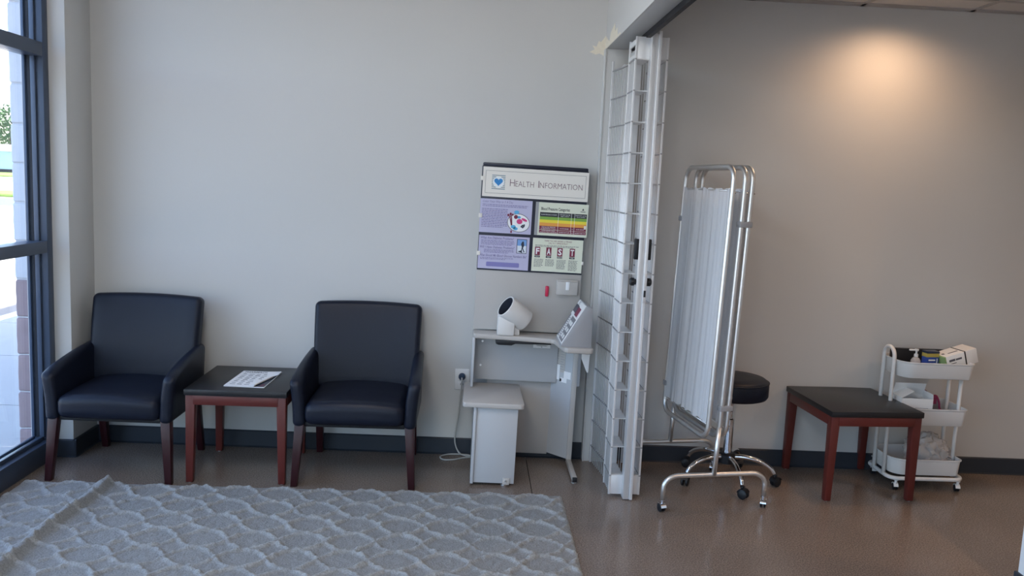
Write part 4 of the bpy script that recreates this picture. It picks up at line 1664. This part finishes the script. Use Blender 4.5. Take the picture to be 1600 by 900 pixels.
def caster(parent, x, y, stem, rw=0.022, tw=0.011, ang=0.3, wheel='black', top='chrome'):
    """twin wheel with hood; stem = height of the stem top"""
    Rm = Matrix.Translation((x, y, 0)) @ Matrix.Rotation(ang, 4, 'Z')
    bm = BM()
    for s in (-1, 1):
        lathe(bm, [(0.0, -tw * 0.45), (rw * 0.7, -tw * 0.5), (rw, -tw * 0.25), (rw, tw * 0.25), (rw * 0.7, tw * 0.5), (0.0, tw * 0.45)], 20,
              Rm @ Matrix.Translation((0.008, s * tw * 0.75, rw)) @ Matrix.Rotation(PI / 2, 4, 'X'))
    w_ = obj('caster', bm, wheel, parent, 40)
    bm = BM()
    lathe(bm, [(0.012, stem), (0.012, stem - 0.006), (0.007, stem - 0.008), (0.007, rw * 1.5), (0.0, rw * 1.5)], 14, Rm)
    n_ = 8
    pts = [(rw * 1.18 * math.cos(t), rw + rw * 1.18 * math.sin(t)) for t in [PI * 0.15 + k * PI * 0.8 / n_ for k in range(n_ + 1)]]
    pin = [(rw * 1.03 * math.cos(t), rw + rw * 1.03 * math.sin(t)) for t in [PI * 0.15 + k * PI * 0.8 / n_ for k in range(n_ + 1)]]
    prism(bm, pts + pin[::-1], -tw * 1.2, tw * 1.2, 'y', mtx=Rm @ Matrix.Translation((0.008, 0, 0)))
    obj('caster_hood', bm, top, parent, 40)
    return w_


for (p, e0, e1, zt) in ((FR[1][0], (0.965, 3.822), (1.494, 3.912), 0.180), (FR[1][1], (0.902, 4.345), (1.385, 4.428), 0.180)):
    bm = BM()
    tube(bm, rounded_path([(e0[0], e0[1], 0.060), (e0[0], e0[1], zt), (e1[0], e1[1], zt), (e1[0], e1[1], 0.060)], 0.075, False, 8), 0.0122, 12)
    ft = obj('foot', bm, 'steel', ps, 0)
    bm = BM()
    tube(bm, [(p[0] - 0.004, p[1], zt), tuple(sx(p[0], p[1], 0.42))], 0.0125, 12)
    obj('foot_post', bm, 'steel', ps, 0)
    for e, an_ in ((e0, 1.9), (e1, 1.2)):
        caster(ft, e[0], e[1], 0.062, 0.021, 0.012, an_, 'black', 'chrome')

# ------------------------------------------------------------------ stool
STX, STY = 1.415, 4.285
st_ = thing('rolling_stool', 'round black rolling stool with chrome base behind the privacy screen', 'stool', (STX, STY, 0))
MS = Matrix.Translation((STX, STY, 0))
bm = BM()
lathe(bm, [(0.0, 0.470), (0.165, 0.470), (0.181, 0.476), (0.188, 0.488), (0.188, 0.548), (0.182, 0.566), (0.168, 0.576), (0.10, 0.581), (0.0, 0.582)], 56, MS)
obj('seat', bm, 'leather', st_, 50)
bm = BM()
lathe(bm, [(0.185, 0.555), (0.1905, 0.558), (0.1905, 0.562), (0.184, 0.565)], 56, MS, cap=False)
obj('seat_welt', bm, 'leather', st_, 60)
bm = BM()
lathe(bm, [(0.0, 0.450), (0.07, 0.452), (0.07, 0.470), (0.0, 0.471)], 24, MS)
obj('seat_plate', bm, 'black', st_, 40)
bm = BM()
lathe(bm, [(0.014, 0.33), (0.014, 0.455)], 20, MS)
obj('gas_lift', bm, 'chrome', st_, 40)
bm = BM()
lathe(bm, [(0.024, 0.13), (0.024, 0.345), (0.018, 0.350)], 24, MS)
obj('column', bm, 'chrome', st_, 40)
bm = BM()
lathe(bm, [(0.030, 0.098), (0.044, 0.104), (0.046, 0.150), (0.034, 0.160)], 24, MS)
obj('hub', bm, 'black', st_, 40)
for k in range(5):
    a_ = rad(-88 + 72 * k)
    ca_, sa_ = math.cos(a_), math.sin(a_)
    pts = [(0.035, 0.138), (0.09, 0.142), (0.15, 0.134), (0.20, 0.116), (0.235, 0.092), (0.252, 0.066)]
    bm = BM()
    P = smooth_path([(STX + r_ * ca_, STY + r_ * sa_, z_) for r_, z_ in pts], 4)
    tube(bm, P, [0.014 - 0.003 * i / len(P) for i in range(len(P))], 10)
    lg = obj('leg', bm, 'chrome', st_, 0)
    caster(lg, STX + 0.256 * ca_, STY + 0.256 * sa_, 0.066, 0.025, 0.016, a_ + 0.7, 'black', 'black')

# ------------------------------------------------------------------ utility cart
ct = thing('utility_cart', 'white three-tier rolling cart with a looped handle against the far wall', 'cart', (2.48, 4.335, 0))


def ring_pts(x0, x1, y0, y1, rr, n=6, rl=None):
    out = []
    rl = rl or rr
    for cx, cy, a0, q in ((x1 - rr, y1 - rr, 0, rr), (x0 + rl, y1 - rl, PI / 2, rl), (x0 + rl, y0 + rl, PI, rl), (x1 - rr, y0 + rr, 1.5 * PI, rr)):
        for k in range(n + 1):
            a_ = a0 + PI / 2 * k / n
            out.append((cx + q * math.cos(a_), cy + q * math.sin(a_)))
    return out


def tray(bm, x0, x1, y0, y1, z0, z1, rr, tp=0.010):
    spec = [(tp + 0.004, z0), (tp, z0 + 0.004), (0.003, z1 - 0.010), (-0.003, z1 - 0.006), (-0.003, z1), (0.003, z1), (0.006, z1 - 0.006), (tp + 0.003, z0 + 0.004)]
    rings = []
    for ins, z_ in spec:
        rings.append([bm.verts.new((px, py, z_)) for px, py in ring_pts(x0 + ins, x1 - ins, y0 + ins, y1 - ins, max(rr - ins, 0.01), 8, max(0.080 - ins, 0.01))])
    n = len(rings[0])
    fs = []
    for a, b in zip(rings, rings[1:]):
        for k in range(n):
            fs.append(bm.faces.new((a[k], a[(k + 1) % n], b[(k + 1) % n], b[k])))
    fs.append(bm.faces.new(rings[0]))
    fs.append(bm.faces.new(rings[-1]))
    bmesh.ops.recalc_face_normals(bm, faces=fs)


TX0, TX1, TY0, TY1 = 2.292, 2.692, 4.200, 4.470
for z0, z1 in ((0.618, 0.705), (0.362, 0.456), (0.086, 0.176)):
    bm = BM()
    tray(bm, TX0, TX1 - (0.012 if z1 < 0.6 else 0), TY0, TY1, z0, z1, 0.034)
    obj('tray', bm, 'cart', ct, 40)
bm = BM()
tube(bm, rounded_path([(TX0 - 0.006, TY0, 0.070), (TX1, TY0, 0.070), (TX1, TY1, 0.070), (TX0 - 0.006, TY1, 0.070)], 0.05, True, 6), 0.0110, 10, closed=True)
obj('base_ring', bm, 'cart', ct, 0)
for x, top_ in ((TX0 - 0.013, 0.765), (TX1 - 0.030, 0.622)):
    bm = BM()
    if top_ > 0.7:
        tube(bm, rounded_path([(x + 0.005, 4.275, 0.070), (x, 4.275, top_), (x, 4.385, top_), (x + 0.005, 4.385, 0.070)], 0.05, False, 8), 0.0105, 12)
        obj('handle', bm, 'cart', ct, 0)
    else:
        for y in (4.275, 4.385):
            bm = BM()
            tube(bm, [(x, y, 0.080), (x, y, top_)], 0.0105, 12)
            obj('upright', bm, 'cart', ct, 0)
bm = BM()
for y in (4.275, 4.385):
    tube(bm, [(TX1 - 0.030, y, 0.070), (TX1 - 0.0, y, 0.070)], 0.008, 8)
obj('strut', bm, 'cart', ct, 0)
for zt in (0.66, 0.41, 0.13):
    for y in (4.275, 4.385):
        bm = BM()
        lathe(bm, [(0, 0.003), (0.004, 0.002), (0.005, 0)], 10, Matrix.Translation((TX0 - 0.0232, y, zt)) @ Matrix.Rotation(-PI / 2, 4, 'Y'))
        obj('screw', bm, 'steel', ct)
for x, y in ((2.668, 4.212), (2.325, 4.212), (2.325, 4.458), (2.668, 4.458)):
    caster(ct, x, y, 0.062, 0.019, 0.010, 1.4, 'black', 'cart')

# things on the cart, top tier
TZ0 = 0.6225
bm = BM()
box(bm, 2.330, 2.640, 4.405, 4.430, TZ0, 0.742, 0.004)
o = obj('black_case', bm, 'black', None, 40)
tag(o, 'flat black case along the back of the top cart tray', 'case')
pb = thing('pump_bottle', 'small clear pump bottle in the top cart tray', 'bottle', (2.425, 4.325, TZ0))
MB_ = Matrix.Translation((2.425, 4.325, TZ0))
bm = BM(); lathe(bm, [(0.0, 0), (0.024, 0.0), (0.026, 0.006), (0.026, 0.070), (0.018, 0.084), (0.009, 0.090), (0.009, 0.098)], 20, MB_)
obj('bottle', bm, 'clear', pb, 40)
bm = BM(); lathe(bm, [(0.011, 0.092), (0.011, 0.106), (0.005, 0.108), (0.005, 0.122), (0.011, 0.124), (0.011, 0.134), (0, 0.135)], 16, MB_)
box(bm, -0.040, 0.0, -0.006, 0.006, 0.124, 0.133, 0.002, 1, MB_)
obj('pump', bm, 'white_plastic', pb, 40)
bb = thing('blue_box', 'small blue box with gold and dark top in the top cart tray', 'box', (2.490, 4.300, TZ0), (0, 0, rad(8)))
bx('carton', 'blue', bb, 2.455, 2.528, 4.280, 4.322, TZ0, 0.722, 0.001)
bx('gold_band', 'gold', bb, 2.4545, 2.5285, 4.2795, 4.3225, 0.722, 0.742, 0.001)
bx('dark_lid', 'photo_dark', bb, 2.454, 2.529, 4.279, 4.323, 0.742, 0.754, 0.001)
bm = BM()
for a, b, c, e in ((2.466, 2.506, 0.702, 0.710), (2.470, 2.510, 0.684, 0.690), (2.466, 2.500, 0.664, 0.667), (2.514, 2.520, 0.65, 0.715)):
    box(bm, a, b, 4.2793, 4.2802, c, e)
obj('print', bm, 'paper', bb)
bm = BM()
box(bm, -0.052, 0.052, -0.030, 0.030, 0, 0.058, 0.001, 1, Matrix.Translation((2.580, 4.262, TZ0)) @ Matrix.Rotation(rad(-12), 4, 'Z'))
o = obj('mint_box', bm, 'palegreen', None)
tag(o, 'pale green carton under the large white box on the cart', 'box')
gb = thing('glove_box', 'large white carton held by a dark band, tilted on the cart', 'box', (2.632, 4.312, 0.718), (0, rad(-17), rad(6)), local=True)
bx('carton', 'carton', gb, -0.095, 0.095, -0.056, 0.056, -0.040, 0.040, 0.0015)
bx('green_end', 'green', gb, -0.0955, -0.086, -0.0563, 0.0563, -0.0403, 0.0403)
bx('dark_band', 'black', gb, 0.022, 0.029, -0.0568, 0.0568, -0.0408, 0.0408)
bm = BM()
for a, b, c, e in ((-0.070, -0.035, 0.006, 0.018), (-0.031, 0.004, 0.006, 0.016), (-0.066, -0.03, -0.008, -0.004)):
    box(bm, a, b, -0.0566, -0.0559, c, e)
box(bm, -0.072, -0.058, -0.012, 0.004, 0.0398, 0.0406)
box(bm, -0.045, 0.012, -0.020, -0.012, 0.0398, 0.0406)
obj('print', bm, 'ink', gb)
# second tier
wb = thing('open_carton', 'white carton with open flaps on the middle cart tray', 'box', (2.408, 4.285, 0.3665), (0, 0, rad(-3)), local=True)
W_, D_, H_ = 0.084, 0.058, 0.138
bm = BM()
box(bm, -W_, W_, -D_, -D_ + 0.002, 0, H_)
box(bm, -W_, W_, D_ - 0.002, D_, 0, H_)
box(bm, -W_, -W_ + 0.002, -D_, D_, 0, H_)
box(bm, W_ - 0.002, W_, -D_, D_, 0, H_)
box(bm, -W_, W_, -D_, D_, 0, 0.002)
obj('carton', bm, 'carton', wb)


def flap(name, hinge, axis, ang_, l_, w_):
    bm = BM()
    box(bm, -w_, w_, 0, l_, -0.001, 0.001)
    xf(bm, bm.verts[:], Matrix.Translation(hinge) @ Matrix.Rotation(axis, 4, 'Z') @ Matrix.Rotation(ang_, 4, 'X'))
    return obj(name, bm, 'carton', wb)


flap('flap', (0, D_, H_), 0, rad(112), 0.070, W_)
flap('flap', (-W_, 0, H_), PI / 2, rad(150), 0.075, D_ * 0.95)
flap('flap', (W_, 0, H_), -PI / 2, rad(95), 0.025, D_ * 0.95)
bm = BM()
for k in range(5):
    box(bm, -0.010, 0.060 - 0.012 * (k % 2), -D_ - 0.0006, -D_, 0.085 - k * 0.012, 0.0875 - k * 0.012)
box(bm, -0.055, -0.020, -D_ - 0.0006, -D_, 0.06, 0.08)
obj('print', bm, 'inkl', wb)
pk = thing('pink_basket', 'smoky plastic scoop basket with magenta rim on middle cart tray', 'basket', (2.565, 4.32, 0.3665))
prof = [(2.500, 0.372), (2.500, 0.510), (2.530, 0.512), (2.545, 0.478), (2.552, 0.440), (2.590, 0.425), (2.628, 0.408), (2.640, 0.392), (2.640, 0.372)]
bm = BM()
prism(bm, prof, 4.265, 4.270, 'y')
prism(bm, prof, 4.370, 4.375, 'y')
box(bm, 2.500, 2.640, 4.265, 4.375, 0.3668, 0.372)
box(bm, 2.500, 2.505, 4.265, 4.375, 0.372, 0.510)
obj('basket', bm, 'tray_grey', pk)
bm = BM()
for y in (4.2665, 4.3735):
    tube(bm, smooth_path([(2.502, y, 0.511), (2.528, y, 0.513), (2.546, y, 0.478), (2.554, y, 0.440), (2.590, y, 0.426), (2.630, y, 0.407), (2.642, y, 0.385)], 4), 0.0062, 8)
tube(bm, [(2.502, 4.2665, 0.511), (2.502, 4.3735, 0.511)], 0.006, 8)
obj('rim', bm, 'magenta', pk, 0)
bx('pink_panel', 'magenta', pk, 2.502, 2.530, 4.262, 4.2655, 0.470, 0.508)
# bottom tier: crumpled clear bag
bm = BM()
bmesh.ops.create_icosphere(bm, subdivisions=5, radius=1)
for v in bm.verts:
    p = v.co.copy()
    n1 = mnoise.turbulence(p * 2.2 + Vector((3, 1, 0)), 4, True)
    n2 = mnoise.noise(p * 6.0)
    cell = mnoise.cell(p * 3.0)
    s = 0.80 + 0.28 * n1 + 0.05 * n2
    q = Vector((p.x * 0.135 * s, p.y * 0.100 * s, p.z * 0.118 * s))
    q.z *= 1 - 0.42 * max(-0.2, min(1, p.x * 0.9))
    q += 0.014 * Vector(mnoise.noise_vector(p * 4.0)) + 0.006 * Vector(mnoise.noise_vector(p * 8))
    v.co = Vector((2.556, 4.335, 0.0925)) + Vector((max(-0.15, min(0.114, q.x)), q.y, max(0, q.z + 0.085)))
o = obj('plastic_bag', bm, 'film', None, 45)
tag(o, 'crumpled clear plastic bag in the bottom cart tray', 'bag')

# ------------------------------------------------------------------ wall downlight in the side ceiling, and added fill lights
def downlight(x, y, label, watt):
    t_ = thing('ceiling_downlight', label, 'light', (x, y, CEIL_R))
    bm = BM()
    lathe(bm, [(0.075, -0.004), (0.100, -0.003), (0.100, 0.0015), (0.075, 0.0015)], 32, Matrix.Translation((x, y, CEIL_R)))
    obj('trim_ring', bm, 'white_plastic', t_, 40)
    bm = BM()
    lathe(bm, [(0.0, -0.0015), (0.074, -0.0015), (0.074, 0.001)], 32, Matrix.Translation((x, y, CEIL_R)), cap=False)
    obj('lens', bm, 'lens', t_)
    ld = bpy.data.lights.new('downlight_lamp', 'SPOT')
    ld.energy = watt
    ld.color = DOWNLIGHT_COL
    ld.spot_size = rad(160)
    ld.spot_blend = 1.0
    ld.shadow_soft_size = 0.05
    lo = bpy.data.objects.new('downlight_lamp', ld)
    C.objects.link(lo)
    lo.parent = t_
    lo.location = (0, 0, -0.012)


downlight(2.18, 4.22, 'recessed round downlight close to the far wall above the low table', DOWNLIGHT_W)
downlight(2.20, 1.9, 'added unseen fill downlight in the middle of the side room ceiling', DOWNLIGHT_W * 2.0)  # out of view, added for more warm light on this side
downlight(3.70, 2.6, 'added unseen fill downlight near the outer end of the side room', DOWNLIGHT_W * 2.0)  # added lamp, only there to lift the warm ambient
downlight(2.20, -0.3, 'added unseen fill downlight nearest the front of the side room', DOWNLIGHT_W * 2.0)  # also added as warm fill, outside the frame


def fill_panel(x, y, label):  # unseen ceiling panel, added to brighten the main room
    t_ = thing('fill_panel_light', label, 'light', (x, y, CEIL_L))
    bm = BM()
    box(bm, x - 0.30, x + 0.30, y - 0.61, y - 0.585, CEIL_L - 0.012, CEIL_L + 0.02)
    box(bm, x - 0.30, x + 0.30, y + 0.585, y + 0.61, CEIL_L - 0.012, CEIL_L + 0.02)
    box(bm, x - 0.30, x - 0.275, y - 0.585, y + 0.585, CEIL_L - 0.012, CEIL_L + 0.02)
    box(bm, x + 0.275, x + 0.30, y - 0.585, y + 0.585, CEIL_L - 0.012, CEIL_L + 0.02)
    obj('frame', bm, 'white_plastic', t_)
    bx('fill_diffuser', 'fill_diffuser', t_, x - 0.275, x + 0.275, y - 0.585, y + 0.585, CEIL_L - 0.006, CEIL_L + 0.001)
    ld = bpy.data.lights.new('fill_panel_lamp', 'AREA')
    ld.shape = 'RECTANGLE'
    ld.size, ld.size_y = 0.54, 1.15
    ld.energy = FILL_PANEL_W
    ld.color = (1.0, 0.95, 0.90)
    lo = bpy.data.objects.new('fill_panel_lamp', ld)
    C.objects.link(lo)
    lo.parent = t_
    lo.location = (0, 0, -0.010)


fill_panel(-0.75, 2.1, 'added unseen fill light panel over the rug')
fill_panel(-0.75, -0.4, 'added unseen fill light panel behind the rug, near the added window')
